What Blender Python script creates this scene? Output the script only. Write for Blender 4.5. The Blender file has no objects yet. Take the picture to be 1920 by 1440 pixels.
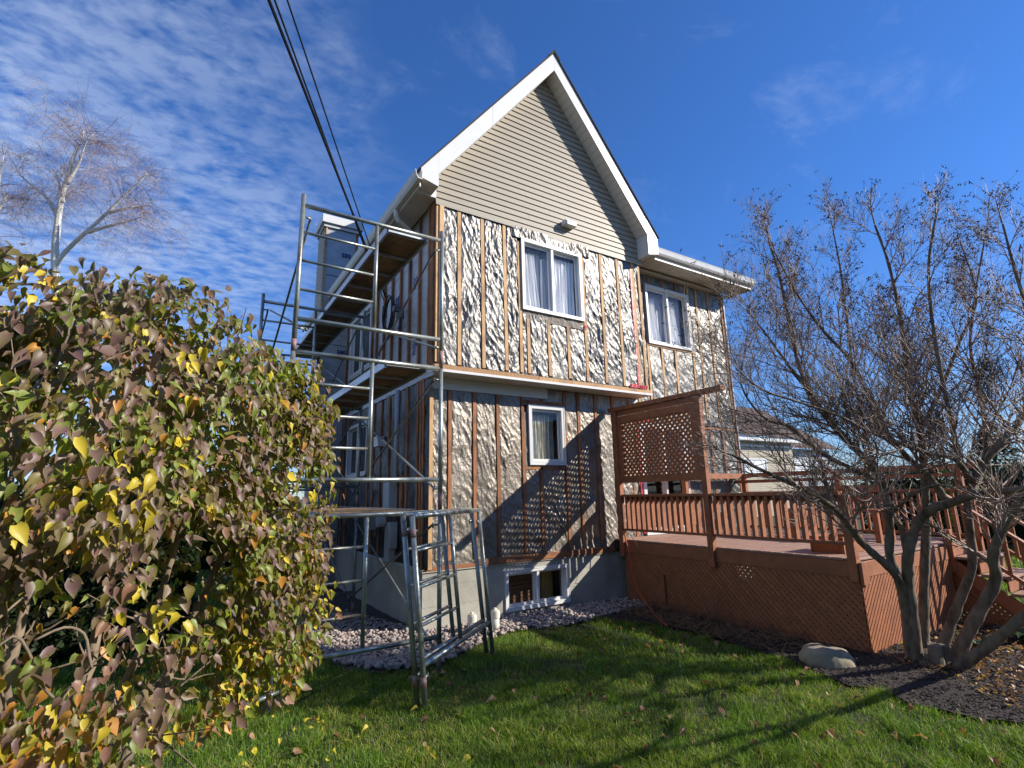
import bpy, math, random
import numpy as np
from mathutils import Vector, Matrix, noise
random.seed(7); rng = np.random.default_rng(7)
sc = bpy.context.scene
R = math.radians

# ------------------------------------------------------------------ camera
CAM = Vector((-3.0016, -6.6841, 1.7403))
yaw, pitch, roll, FPX = 0.56865, 0.20991, -0.022665, 962.96
fw = Vector((math.sin(yaw)*math.cos(pitch), math.cos(yaw)*math.cos(pitch), math.sin(pitch)))
rr = Vector((math.cos(yaw), -math.sin(yaw), 0)); uu = rr.cross(fw)
r2 = rr*math.cos(roll) + uu*math.sin(roll); u2 = -rr*math.sin(roll) + uu*math.cos(roll)
cam = bpy.data.cameras.new('camera'); cam.sensor_width = 36; cam.lens = FPX/1920*36
cam.clip_start = 0.05; cam.clip_end = 2000
camo = bpy.data.objects.new('camera', cam); sc.collection.objects.link(camo)
camo.matrix_world = Matrix.Translation(CAM) @ Matrix((r2, u2, -fw)).transposed().to_4x4()
sc.camera = camo

# ------------------------------------------------------------------ light
PHI, ELE = R(38.5), R(29.4)                       # the sun stands to the right, slightly in front of the gable
SUND = Vector((math.cos(PHI)*math.cos(ELE), -math.sin(PHI)*math.cos(ELE), math.sin(ELE)))
SKY_STRENGTH, SUN_STRENGTH = 0.072, 5.0
sc.view_settings.view_transform = 'Standard'; sc.view_settings.look = 'None'
sc.view_settings.exposure = 0.50; sc.view_settings.gamma = 1
w = bpy.data.worlds.new('World'); sc.world = w; w.use_nodes = True
nt = w.node_tree; N = nt.nodes; L = nt.links
for n in list(N): N.remove(n)
def nd(t, **k):
    n = N.new(t)
    for a, b in k.items(): setattr(n, a, b)
    return n
def mth(op, a, b=None, c=None, clamp=False):
    n = nd('ShaderNodeMath', operation=op); n.use_clamp = clamp
    for i, v in enumerate((a, b, c)):
        if v is None: continue
        if isinstance(v, (int, float)): n.inputs[i].default_value = v
        else: L.new(v, n.inputs[i])
    return n.outputs[0]
sky = nd('ShaderNodeTexSky', sky_type='NISHITA'); sky.sun_disc = False
sky.sun_elevation = ELE; sky.sun_rotation = math.atan2(SUND.x, SUND.y)
sky.altitude = 100; sky.air_density = 1.0; sky.dust_density = 0.0; sky.ozone_density = 2.0
tc = nd('ShaderNodeTexCoord'); sep = nd('ShaderNodeSeparateXYZ'); L.new(tc.outputs['Generated'], sep.inputs[0])
zc = mth('ADD', mth('MAXIMUM', sep.outputs[2], 0.0), 0.10)
px_, py_ = mth('DIVIDE', sep.outputs[0], zc), mth('DIVIDE', sep.outputs[1], zc)
cmb = nd('ShaderNodeCombineXYZ'); L.new(px_, cmb.inputs[0]); L.new(py_, cmb.inputs[1])
mp = nd('ShaderNodeMapping'); mp.inputs['Rotation'].default_value = (0, 0, R(35)); mp.inputs['Scale'].default_value = (1.0, 1.5, 1)
L.new(cmb.outputs[0], mp.inputs[0])
def noi(vec, scale, detail=3, rough=.5, dist=0.0):
    n = nd('ShaderNodeTexNoise'); n.inputs['Scale'].default_value = scale; n.inputs['Detail'].default_value = detail
    n.inputs['Roughness'].default_value = rough; n.inputs['Distortion'].default_value = dist
    L.new(vec, n.inputs['Vector']); return n.outputs['Fac']
puffs = noi(mp.outputs[0], 17.0, 3, .55, .25)
puffs2 = noi(mp.outputs[0], 5.0, 3, .5, .3)
big = noi(cmb.outputs[0], 0.9, 3, .5)
wisp = noi(mp.outputs[0], 2.6, 6, .62, .8)
# more cloud towards the west-north-west (left of the frame), a few wisps elsewhere
side = mth('MULTIPLY_ADD', sep.outputs[0], -1.15, 0.05)
side = mth('ADD', side, mth('MULTIPLY', sep.outputs[1], 0.22))
side = mth('ADD', side, mth('MULTIPLY', sep.outputs[2], -0.35))
cov = mth('ADD', mth('MULTIPLY', side, 1.15), mth('MULTIPLY_ADD', big, 1.2, -0.30))
cov = mth('MINIMUM', mth('MAXIMUM', cov, 0.0), 1.0)
m1 = mth('MULTIPLY', cov, mth('MULTIPLY_ADD', mth('MULTIPLY_ADD', puffs2, .55, mth('MULTIPLY', puffs, .75)), 3.6, -1.75, clamp=True))
m2 = mth('MULTIPLY', mth('MULTIPLY_ADD', wisp, 3.2, -1.75, clamp=True), mth('MULTIPLY_ADD', puffs, 1.6, -.45, clamp=True))
msk = mth('ADD', mth('MULTIPLY', m1, 0.72), mth('MULTIPLY', m2, 0.42), clamp=True)
mix = nd('ShaderNodeMix', data_type='RGBA'); L.new(msk, mix.inputs[0])
tint = nd('ShaderNodeMix', data_type='RGBA', blend_type='MULTIPLY'); tint.inputs[0].default_value = 1
hz = nd('ShaderNodeMix', data_type='RGBA'); hz.inputs[6].default_value = (0.66, 0.88, 1.36, 1); hz.inputs[7].default_value = (0.56, 1.08, 1.86, 1)
L.new(mth('MULTIPLY', sep.outputs[2], 2.2, clamp=True), hz.inputs[0])
L.new(sky.outputs[0], tint.inputs[6]); L.new(hz.outputs[2], tint.inputs[7])
L.new(tint.outputs[2], mix.inputs[6]); mix.inputs[7].default_value = (7.0, 8.2, 10.5, 1)
bg = nd('ShaderNodeBackground'); bg.inputs[1].default_value = SKY_STRENGTH
L.new(mix.outputs[2], bg.inputs[0]); out = nd('ShaderNodeOutputWorld'); L.new(bg.outputs[0], out.inputs[0])
sl = bpy.data.lights.new('sun', 'SUN'); sl.energy = SUN_STRENGTH; sl.angle = R(0.53); sl.color = (1.0, 0.93, 0.82)
so = bpy.data.objects.new('sun', sl); sc.collection.objects.link(so)
so.rotation_euler = SUND.to_track_quat('Z', 'Y').to_euler(); so.location = (20, -20, 20)

# ------------------------------------------------------------------ materials
def mat(name, c1, c2=None, rough=.7, metal=0.0, scale=8, stretch=(1, 1, 1), bump=0.0, bscale=None, rand=0.0,
        detail=5, contrast=(.35, .65), spec=None, coord='Object', sss=None, dirt=None):
    m = bpy.data.materials.new(name); m.use_nodes = True; t = m.node_tree; n = t.nodes; l = t.links
    b = n['Principled BSDF']; b.inputs['Roughness'].default_value = rough; b.inputs['Metallic'].default_value = metal
    if spec is not None: b.inputs['Specular IOR Level'].default_value = spec
    if c2 is None: c2 = tuple(x*.8 for x in c1)
    tcn = n.new('ShaderNodeTexCoord'); oi = n.new('ShaderNodeObjectInfo')
    va = n.new('ShaderNodeVectorMath'); va.operation = 'ADD'
    vs = n.new('ShaderNodeVectorMath'); vs.operation = 'SCALE'; vs.inputs[3].default_value = 37.0
    cb = n.new('ShaderNodeCombineXYZ'); l.new(oi.outputs['Random'], cb.inputs[0]); l.new(oi.outputs['Random'], cb.inputs[1]); l.new(cb.outputs[0], vs.inputs[0])
    l.new(tcn.outputs[coord], va.inputs[0]); l.new(vs.outputs[0], va.inputs[1])
    mp = n.new('ShaderNodeMapping'); mp.inputs['Scale'].default_value = stretch; l.new(va.outputs[0], mp.inputs[0])
    ns = n.new('ShaderNodeTexNoise'); ns.inputs['Scale'].default_value = scale; ns.inputs['Detail'].default_value = detail
    ns.inputs['Roughness'].default_value = .6
    l.new(mp.outputs[0], ns.inputs['Vector'])
    cr = n.new('ShaderNodeValToRGB'); cr.color_ramp.elements[0].position = contrast[0]; cr.color_ramp.elements[1].position = contrast[1]
    cr.color_ramp.elements[0].color = (*c1, 1); cr.color_ramp.elements[1].color = (*c2, 1); l.new(ns.outputs['Fac'], cr.inputs[0])
    src = cr.outputs[0]
    if rand:
        hs = n.new('ShaderNodeHueSaturation'); mr = n.new('ShaderNodeMapRange')
        mr.inputs[3].default_value = 1-rand; mr.inputs[4].default_value = 1+rand
        l.new(oi.outputs['Random'], mr.inputs[0]); l.new(mr.outputs[0], hs.inputs['Value']); l.new(src, hs.inputs['Color']); src = hs.outputs[0]
    if dirt:
        n2 = n.new('ShaderNodeTexNoise'); n2.inputs['Scale'].default_value = dirt[0]; n2.inputs['Detail'].default_value = 6
        l.new(va.outputs[0], n2.inputs['Vector'])
        r3 = n.new('ShaderNodeMapRange'); r3.inputs[1].default_value = .48; r3.inputs[2].default_value = .70; l.new(n2.outputs['Fac'], r3.inputs[0])
        mx = n.new('ShaderNodeMix'); mx.data_type = 'RGBA'; l.new(r3.outputs[0], mx.inputs[0]); l.new(src, mx.inputs[6]); mx.inputs[7].default_value = (*dirt[1], 1); src = mx.outputs[2]
    l.new(src, b.inputs['Base Color'])
    if bump:
        bp = n.new('ShaderNodeBump'); bp.inputs['Strength'].default_value = bump; bp.inputs['Distance'].default_value = .01
        nb = n.new('ShaderNodeTexNoise'); nb.inputs['Scale'].default_value = bscale or scale*3; nb.inputs['Detail'].default_value = 4
        l.new(mp.outputs[0], nb.inputs['Vector']); l.new(nb.outputs['Fac'], bp.inputs['Height']); l.new(bp.outputs[0], b.inputs['Normal'])
    m['bsdf'] = b.name
    return m
def foil_mat(name, c1, c2, rough, metal, s):
    m = mat(name, c1, c2, rough, metal, scale=3.0, detail=6, contrast=(.3, .7), coord='Object', rand=.06)
    t = m.node_tree; n = t.nodes; l = t.links; b = n['Principled BSDF']
    tcn = n.new('ShaderNodeTexCoord'); oi = n.new('ShaderNodeObjectInfo')
    mp = n.new('ShaderNodeMapping'); mp.inputs['Scale'].default_value = (1, 1, .62); l.new(tcn.outputs['Object'], mp.inputs[0])
    ad = n.new('ShaderNodeVectorMath'); ad.operation = 'ADD'; l.new(mp.outputs[0], ad.inputs[0])
    n1 = n.new('ShaderNodeTexNoise'); n1.inputs['Scale'].default_value = 9; n1.inputs['Detail'].default_value = 2; l.new(mp.outputs[0], n1.inputs['Vector'])
    sc_ = n.new('ShaderNodeVectorMath'); sc_.operation = 'SCALE'; sc_.inputs[3].default_value = .16; l.new(n1.outputs['Color'], sc_.inputs[0]); l.new(sc_.outputs[0], ad.inputs[1])
    hs = []
    for scale, amp in ((14, 1.0), (31, .5), (70, .22)):
        v = n.new('ShaderNodeTexVoronoi'); v.feature = 'DISTANCE_TO_EDGE'; v.inputs['Scale'].default_value = scale; l.new(ad.outputs[0], v.inputs['Vector'])
        q = n.new('ShaderNodeMath'); q.operation = 'MULTIPLY'; q.inputs[1].default_value = amp*(1 if scale < 20 else 1); l.new(v.outputs['Distance'], q.inputs[0]); hs.append(q.outputs[0])
    a = n.new('ShaderNodeMath'); a.operation = 'ADD'; l.new(hs[0], a.inputs[0]); l.new(hs[1], a.inputs[1])
    a2 = n.new('ShaderNodeMath'); a2.operation = 'ADD'; l.new(a.outputs[0], a2.inputs[0]); l.new(hs[2], a2.inputs[1])
    bp = n.new('ShaderNodeBump'); bp.inputs['Strength'].default_value = s; bp.inputs['Distance'].default_value = .02
    l.new(a2.outputs[0], bp.inputs['Height']); l.new(bp.outputs[0], b.inputs['Normal'])
    return m
def leaf_mat(name, front, back, vein=.75):
    m = bpy.data.materials.new(name); m.use_nodes = True; t = m.node_tree; n = t.nodes; l = t.links
    n.remove(n['Principled BSDF']); o = n['Material Output']
    g = n.new('ShaderNodeNewGeometry'); oi = n.new('ShaderNodeObjectInfo'); tcn = n.new('ShaderNodeTexCoord')
    ns = n.new('ShaderNodeTexNoise'); ns.inputs['Scale'].default_value = 22; ns.inputs['Detail'].default_value = 4; l.new(g.outputs['Position'], ns.inputs['Vector'])
    n3 = n.new('ShaderNodeTexNoise'); n3.inputs['Scale'].default_value = 2.2; l.new(g.outputs['Position'], n3.inputs['Vector'])
    mr = n.new('ShaderNodeMapRange'); mr.inputs[1].default_value = .38; mr.inputs[2].default_value = .62; mr.inputs[3].default_value = 0; mr.inputs[4].default_value = .40; l.new(ns.outputs['Fac'], mr.inputs[0])
    m1 = n.new('ShaderNodeMix'); m1.data_type = 'RGBA'; l.new(mr.outputs[0], m1.inputs[0]); m1.inputs[6].default_value = (*front, 1); m1.inputs[7].default_value = (*back, 1)
    m2 = n.new('ShaderNodeMix'); m2.data_type = 'RGBA'; l.new(g.outputs['Backfacing'], m2.inputs[0]); l.new(m1.outputs[2], m2.inputs[6]); m2.inputs[7].default_value = (*back, 1)
    hsv = n.new('ShaderNodeHueSaturation'); m4 = n.new('ShaderNodeMapRange'); m4.inputs[1].default_value = .3; m4.inputs[2].default_value = .7; m4.inputs[3].default_value = .7; m4.inputs[4].default_value = 1.25
    l.new(n3.outputs['Fac'], m4.inputs[0]); l.new(m4.outputs[0], hsv.inputs['Value']); l.new(m2.outputs[2], hsv.inputs['Color'])
    p = n.new('ShaderNodeBsdfPrincipled'); p.inputs['Roughness'].default_value = .45; p.inputs['Specular IOR Level'].default_value = .45; l.new(hsv.outputs[0], p.inputs['Base Color'])
    tr = n.new('ShaderNodeBsdfTranslucent'); tr.inputs[0].default_value = (back[0]*1.6, back[1]*1.6, back[2]*.9, 1)
    mx = n.new('ShaderNodeMixShader'); mx.inputs[0].default_value = .30; l.new(p.outputs[0], mx.inputs[1]); l.new(tr.outputs[0], mx.inputs[2]); l.new(mx.outputs[0], o.inputs[0])
    return m
M = {}
M['white'] = mat('white_vinyl', (.69, .69, .68), (.63, .63, .62), .35, scale=3, rand=.02)
M['cream'] = mat('cream_soffit', (.66, .63, .55), (.60, .57, .50), .45, scale=3)
M['siding'] = mat('beige_vinyl_siding', (.325, .285, .22), (.295, .255, .195), .5, scale=5, stretch=(.2, 1, 3), rand=.035, bump=.15, bscale=60)
M['pine'] = mat('fresh_pine', (.64, .40, .19), (.47, .26, .11), .7, scale=14, stretch=(6, 6, .5), rand=.13, bump=.4, contrast=(.4, .66), dirt=(3, (.30, .16, .08)))
M['cedar'] = mat('weathered_red_wood', (.42, .17, .065), (.25, .10, .04), .75, scale=14, stretch=(6, 6, .5), rand=.16, bump=.5, dirt=(4, (.12, .06, .035)))
M['osb'] = mat('osb_board', (.48, .27, .12), (.30, .16, .07), .75, scale=40, bump=.4)
M['foil_up'] = foil_mat('shiny_foil', (.215, .205, .19), (.115, .109, .10), .46, .80, .30)
M['foil_low'] = foil_mat('dusty_foil', (.30, .265, .225), (.17, .15, .125), .50, .72, .35)
M['foil_dark'] = foil_mat('shade_tinted_foil', (.10, .10, .105), (.05, .05, .052), .4, .7, .35)  # darker copy of the foil, the side wall's shade put into its colour
M['foil_trim'] = mat('dusty_insulation', (.30, .26, .21), (.20, .17, .14), .8, scale=30, bump=.8)
M['panel'] = mat('white_foil_board', (.47, .475, .48), (.36, .365, .375), .45, .25, scale=6, stretch=(1, 1, 3), bump=.25)
M['sheath'] = mat('black_sheathing', (.05, .045, .045), (.03, .03, .03), .8)
M['concrete'] = mat('foundation_concrete', (.44, .42, .355), (.31, .295, .25), .85, scale=2.5, detail=8, bump=.35, bscale=30, contrast=(.3, .72), dirt=(1.3, (.23, .215, .185)))
M['crack'] = mat('concrete_joint', (.33, .315, .27), (.26, .25, .215), .9)
M['blue'] = mat('blue_print', (.035, .07, .30), rough=.6)
M['red'] = mat('red_tape', (.55, .015, .035), (.35, .01, .02), .35, scale=30, bump=.5)
M['shingle'] = mat('dark_shingle', (.045, .038, .036), (.025, .022, .02), .9, scale=40, bump=.8)
M['brown_shingle'] = mat('brown_shingle', (.13, .085, .065), (.075, .05, .042), .9, scale=30, stretch=(1, 1, 2), bump=.8, rand=.15)
M['deck'] = mat('deck_stain', (.37, .135, .055), (.28, .10, .040), .62, scale=9, stretch=(1, 1, 1), rand=.10, bump=.35, bscale=50, detail=9, contrast=(.3, .7), dirt=(7, (.24, .09, .04)))
M['deck_board'] = mat('worn_deck_board', (.36, .23, .17), (.26, .13, .085), .7, scale=9, stretch=(.5, 5, 5), rand=.12, bump=.35)
M['galv'] = mat('galvanized_tube', (.40, .43, .40), (.27, .30, .28), .38, .65, scale=12, stretch=(1, 1, 1), contrast=(.3, .7), dirt=(4, (.20, .165, .13)), bump=.2)
M['galv_dark'] = mat('worn_brace_tube', (.22, .23, .22), (.12, .12, .11), .5, .6, scale=14, dirt=(5, (.14, .07, .04)))
M['rust'] = mat('rusty_hook', (.22, .05, .03), (.12, .05, .03), .7, .3, scale=30)
M['redpaint'] = mat('faded_red_paint', (.33, .11, .095), (.24, .21, .20), .6, scale=30)
M['ply'] = mat('stained_plywood', (.30, .19, .09), (.17, .10, .045), .7, scale=4, stretch=(6, 1, 1), detail=7, rand=.1, dirt=(2.5, (.07, .035, .02)))
M['alu'] = mat('aluminium_rail', (.55, .56, .57), (.42, .43, .44), .38, .8, scale=12)
M['pvc'] = mat('pvc_pipe', (.72, .69, .60), (.62, .59, .50), .4, scale=8)
M['cable'] = mat('black_cable', (.012, .012, .013), rough=.45)
M['cord'] = mat('orange_cord', (.75, .10, .02), rough=.5)
M['meter'] = mat('grey_meter_box', (.42, .45, .47), (.36, .38, .40), .45, scale=4)
M['bark'] = mat('grey_brown_bark', (.23, .17, .12), (.07, .05, .034), .85, scale=16, stretch=(1, 1, .35), bump=1.0, bscale=30, detail=8, dirt=(7, (.17, .155, .11)), coord='Object')
M['twig'] = mat('brown_twig', (.34, .25, .19), (.15, .10, .075), .6, scale=10)
M['seed'] = mat('dry_seed_head', (.075, .04, .028), (.04, .022, .016), .85, scale=20)
M['birch'] = mat('white_birch_bark', (.86, .84, .78), (.72, .69, .63), .7, scale=6, stretch=(1, 1, 4))
M['birch_twig'] = mat('purple_birch_twig', (.34, .27, .27), (.24, .18, .185), .7)
M['bushbark'] = mat('lilac_bark', (.25, .19, .13), (.13, .095, .065), .85, scale=14, stretch=(1, 1, .4), bump=1, bscale=30)
M['soil'] = mat('lawn_soil', (.045, .055, .018), (.028, .032, .012), .95, scale=3, detail=8, bump=.6, bscale=30, coord='Object')
M['mulch'] = mat('dark_mulch', (.045, .032, .026), (.020, .014, .012), .95, scale=40, detail=6, bump=1.0, bscale=60)
M['mulch_chip'] = mat('mulch_chip', (.075, .052, .042), (.028, .02, .017), .9, scale=20)
M['rockm'] = mat('field_stone', (.37, .30, .20), (.24, .205, .16), .85, scale=5, detail=9, bump=1.0, bscale=14, dirt=(2.5, (.17, .17, .12)))
for i, (a, b_) in enumerate((((.40, .33, .29), (.30, .24, .21)), ((.34, .31, .29), (.25, .22, .2)), ((.47, .39, .33), (.36, .29, .25)), ((.29, .22, .2), (.2, .16, .145)))):
    M['stone%d' % i] = mat('river_stone_%s' % 'abcd'[i], a, b_, .75, scale=25, detail=5, bump=.3, rand=.15)
M['gravel_base'] = mat('gravel_base', (.10, .085, .075), (.05, .042, .038), .95, scale=30, bump=1)
M['straw'] = mat('dead_straw', (.22, .125, .06), (.13, .07, .035), .85, scale=8)
M['hosta'] = leaf_mat('yellowing_hosta', (.50, .30, .05), (.42, .34, .06))
M['darkleaf'] = leaf_mat('dark_green_leaf', (.035, .07, .03), (.05, .09, .03))
M['hedge'] = leaf_mat('dark_cedar', (.018, .034, .013), (.03, .05, .018))
M['hedge_core'] = mat('hedge_core', (.012, .018, .008), (.008, .01, .006), .9)
M['brick'] = mat('interior_wall', (.55, .53, .48), (.5, .48, .44), .8)
M['curtain'] = mat('white_curtain', (.86, .86, .86), (.80, .80, .81), .8, scale=3, stretch=(6, 1, .3))
M['sheer'] = mat('added_grey_sheer', (.66, .69, .73), (.58, .61, .66), .9, scale=3, stretch=(5, 1, .3))  # pale blue-grey lightens the panes in place of a lit room
M['blind'] = mat('cream_blind', (.62, .60, .50), (.46, .44, .36), .8)
M['card'] = mat('brown_card', (.30, .16, .08), (.20, .10, .05), .8, scale=12, stretch=(1, 1, 8))
M['yellowcard'] = mat('yellow_board', (.48, .32, .09), (.40, .26, .07), .7)
M['lime'] = mat('lime_plastic', (.25, .6, .03), rough=.4)
M['nside'] = mat('neighbour_siding', (.46, .40, .30), (.42, .36, .28), .6)
for k, f, b_ in (('lp', (.165, .088, .090), (.22, .21, .045)), ('lb', (.15, .105, .045), (.27, .26, .04)), ('lg', (.14, .17, .038), (.32, .38, .05)),
                 ('ly', (.58, .45, .045), (.62, .52, .05)), ('lo', (.50, .21, .045), (.50, .33, .05)), ('lr', (.27, .14, .105), (.31, .19, .06)),
                 ('dry', (.36, .215, .115), (.30, .17, .085)), ('dry2', (.20, .09, .05), (.20, .10, .05))):
    M[k] = leaf_mat('leaf_' + {'lp': 'purple', 'lb': 'brown', 'lg': 'green', 'ly': 'yellow', 'lo': 'orange', 'lr': 'russet', 'dry': 'tan', 'dry2': 'dead'}[k], f, b_)
# glass
g = bpy.data.materials.new('window_glass'); g.use_nodes = True; g.use_transparent_shadow = True; t = g.node_tree; n = t.nodes; l = t.links
n.remove(n['Principled BSDF']); fr = n.new('ShaderNodeFresnel'); fr.inputs[0].default_value = 1.65
ma = n.new('ShaderNodeMath'); ma.operation = 'MULTIPLY_ADD'; ma.inputs[1].default_value = .6; ma.inputs[2].default_value = .02; l.new(fr.outputs[0], ma.inputs[0])
geo_ = n.new('ShaderNodeNewGeometry'); inv = n.new('ShaderNodeMath'); inv.operation = 'SUBTRACT'; inv.inputs[0].default_value = 1; l.new(geo_.outputs['Backfacing'], inv.inputs[1]); mfb = n.new('ShaderNodeMath'); mfb.operation = 'MULTIPLY'; l.new(ma.outputs[0], mfb.inputs[0]); l.new(inv.outputs[0], mfb.inputs[1])
tb = n.new('ShaderNodeBsdfTransparent'); tb.inputs[0].default_value = (.99, .995, 1, 1); gb = n.new('ShaderNodeBsdfGlossy'); gb.inputs['Roughness'].default_value = .015
bp = n.new('ShaderNodeBump'); bp.inputs['Strength'].default_value = .03; nn = n.new('ShaderNodeTexNoise'); nn.inputs['Scale'].default_value = 2.0; l.new(nn.outputs[0], bp.inputs['Height']); l.new(bp.outputs[0], gb.inputs['Normal'])
ms = n.new('ShaderNodeMixShader'); l.new(mfb.outputs[0], ms.inputs[0]); l.new(tb.outputs[0], ms.inputs[1]); l.new(gb.outputs[0], ms.inputs[2]); l.new(ms.outputs[0], n['Material Output'].inputs[0])
M['glass'] = g
# soffit with pressed ribs / siding-like lines
def ribbed(name, base, axis, pitch):
    m = mat(name, base, tuple(x*.93 for x in base), .45, scale=3)
    t = m.node_tree; n = t.nodes; l = t.links
    tcn = n.new('ShaderNodeTexCoord'); s = n.new('ShaderNodeSeparateXYZ'); l.new(tcn.outputs['Object'], s.inputs[0])
    a = n.new('ShaderNodeMath'); a.operation = 'MULTIPLY'; a.inputs[1].default_value = 1/pitch; l.new(s.outputs[axis], a.inputs[0])
    f = n.new('ShaderNodeMath'); f.operation = 'FRACT'; l.new(a.outputs[0], f.inputs[0])
    c = n.new('ShaderNodeMapRange'); c.inputs[1].default_value = 0; c.inputs[2].default_value = .14; l.new(f.outputs[0], c.inputs[0])
    bp = n.new('ShaderNodeBump'); bp.inputs['Strength'].default_value = 1; bp.inputs['Distance'].default_value = .008
    l.new(c.outputs[0], bp.inputs['Height']); l.new(bp.outputs[0], n['Principled BSDF'].inputs['Normal'])
    return m
M['soffit_x'] = ribbed('soffit_ribs_x', (.66, .63, .55), 0, .1)
M['soffit_y'] = ribbed('soffit_ribs_y', (.66, .63, .55), 1, .1)
M['soffit_z'] = ribbed('soffit_ribs_z', (.72, .70, .64), 2, .1)
M['clap'] = ribbed('neighbour_clapboard', (.46, .40, .30), 2, .12)

# ------------------------------------------------------------------ builders
WL = {}
def link(o): sc.collection.objects.link(o)
def root(name, loc, label, cat, group=None, kind=None):
    o = bpy.data.objects.new(name, None); o.empty_display_size = .2; link(o); o.location = loc; WL[o.name] = Vector(loc)
    o['label'] = label; o['category'] = cat
    if group: o['group'] = group
    if kind: o['kind'] = kind
    return o
def put(me, name, mat_, parent=None, smooth=False, label=None, kind=None, cat=None, group=None, origin=None):
    n = len(me.vertices)
    co = np.empty(n*3, 'f'); me.vertices.foreach_get('co', co); co = co.reshape(-1, 3)
    c = Vector(((co[:, 0].min()+co[:, 0].max())/2, (co[:, 1].min()+co[:, 1].max())/2, co[:, 2].min())) if origin is None else Vector(origin)
    co -= np.array(c, 'f'); me.vertices.foreach_set('co', co.ravel())
    if mat_ is not None:
        for m_ in (mat_ if isinstance(mat_, (list, tuple)) else [mat_]): me.materials.append(m_)
    if smooth: me.polygons.foreach_set('use_smooth', [True]*len(me.polygons))
    me.update()
    o = bpy.data.objects.new(name, me); link(o)
    if parent is not None:
        o.parent = parent; o.location = c - WL[parent.name]
    else: o.location = c
    WL[o.name] = c
    if label: o['label'] = label
    if kind: o['kind'] = kind
    if cat: o['category'] = cat
    if group: o['group'] = group
    return o
def mesh(v, f, name='m'):
    me = bpy.data.meshes.new(name); me.from_pydata([tuple(x) for x in v], [], f); return me
def mk(parent, name, vf, mat_, **k): return put(mesh(*vf), name, mat_, parent, **k)
def join(*vfs):
    V, F = [], []
    for v, f in vfs:
        b = len(V); V += list(v); F += [tuple(i+b for i in q) for q in f]
    return V, F
import bmesh
def _topo():
    b = bmesh.new(); k = .1
    for s in [(x, y, z) for x in (-1, 1) for y in (-1, 1) for z in (-1, 1)]:
        for a in range(3):
            p = [c*(1-k) for c in s]; p[a] = s[a]; b.verts.new(p)
    b.verts.ensure_lookup_table(); b.verts.index_update()
    bmesh.ops.convex_hull(b, input=b.verts); bmesh.ops.dissolve_limit(b, angle_limit=.01, verts=b.verts, edges=b.edges)
    b.normal_update()
    f = []
    for q in b.faces: f.append(tuple(v.index for v in q.verts))
    b.free(); return f
TOPO = _topo()
def obox(c, ax, h, b=.003):
    """chamfered box: centre, three unit axes, half sizes"""
    c = Vector(c); ax = [Vector(a).normalized() for a in ax]; V = []
    b = min(b, min(h)*.6)
    for s in [(x, y, z) for x in (-1, 1) for y in (-1, 1) for z in (-1, 1)]:
        for a in range(3):
            p = [s[i]*(h[i]-b) for i in range(3)]; p[a] = s[a]*h[a]
            V.append(c+ax[0]*p[0]+ax[1]*p[1]+ax[2]*p[2])
    return V, list(TOPO)
EX, EY, EZ = Vector((1, 0, 0)), Vector((0, 1, 0)), Vector((0, 0, 1))
def box(x0, x1, y0, y1, z0, z1, b=.003):
    return obox(((x0+x1)/2, (y0+y1)/2, (z0+z1)/2), (EX, EY, EZ), (abs(x1-x0)/2, abs(y1-y0)/2, abs(z1-z0)/2), b)
def plank(p0, p1, w_, t_, nrm, b=.003):
    """board from p0 to p1, width w_ across, thickness t_ along nrm"""
    p0, p1, nrm = Vector(p0), Vector(p1), Vector(nrm)
    d = (p1-p0); s = d.cross(nrm).normalized(); nn_ = s.cross(d).normalized()
    return obox((p0+p1)/2, (d.normalized(), s, nn_), (d.length/2, w_/2, t_/2), b)
def prism(poly, f, t0, t1):
    n_ = len(poly); V = [f(u, v, t0) for u, v in poly]+[f(u, v, t1) for u, v in poly]
    F = [tuple(range(n_))[::-1], tuple(range(n_, 2*n_))]+[(i, (i+1) % n_, n_+(i+1) % n_, n_+i) for i in range(n_)]
    return V, F
def clip(poly, a, b, c):          # keep a*u+b*v<=c
    o = []
    for i in range(len(poly)):
        p, q = poly[i], poly[(i+1) % len(poly)]
        dp, dq = a*p[0]+b*p[1]-c, a*q[0]+b*q[1]-c
        if dp <= 0: o.append(p)
        if dp*dq < 0:
            s = dp/(dp-dq); o.append((p[0]+s*(q[0]-p[0]), p[1]+s*(q[1]-p[1])))
    return o
def ring(x0, x1, z0, z1, wd, y0, y1):
    """rectangular frame in the xz plane"""
    V = []; F = []
    for y in (y0, y1):
        V += [(x0, y, z0), (x1, y, z0), (x1, y, z1), (x0, y, z1), (x0+wd, y, z0+wd), (x1-wd, y, z0+wd), (x1-wd, y, z1-wd), (x0+wd, y, z1-wd)]
    for i in range(4):
        j = (i+1) % 4
        F += [(i, j, 4+j, 4+i), (8+j, 8+i, 12+i, 12+j), (i, 8+i, 8+j, j), (4+i, 4+j, 12+j, 12+i)]
    return V, F
def swapxy(vf, f):                # map xz-frames on to another wall
    return [f(v) for v in vf[0]], vf[1]
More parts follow.
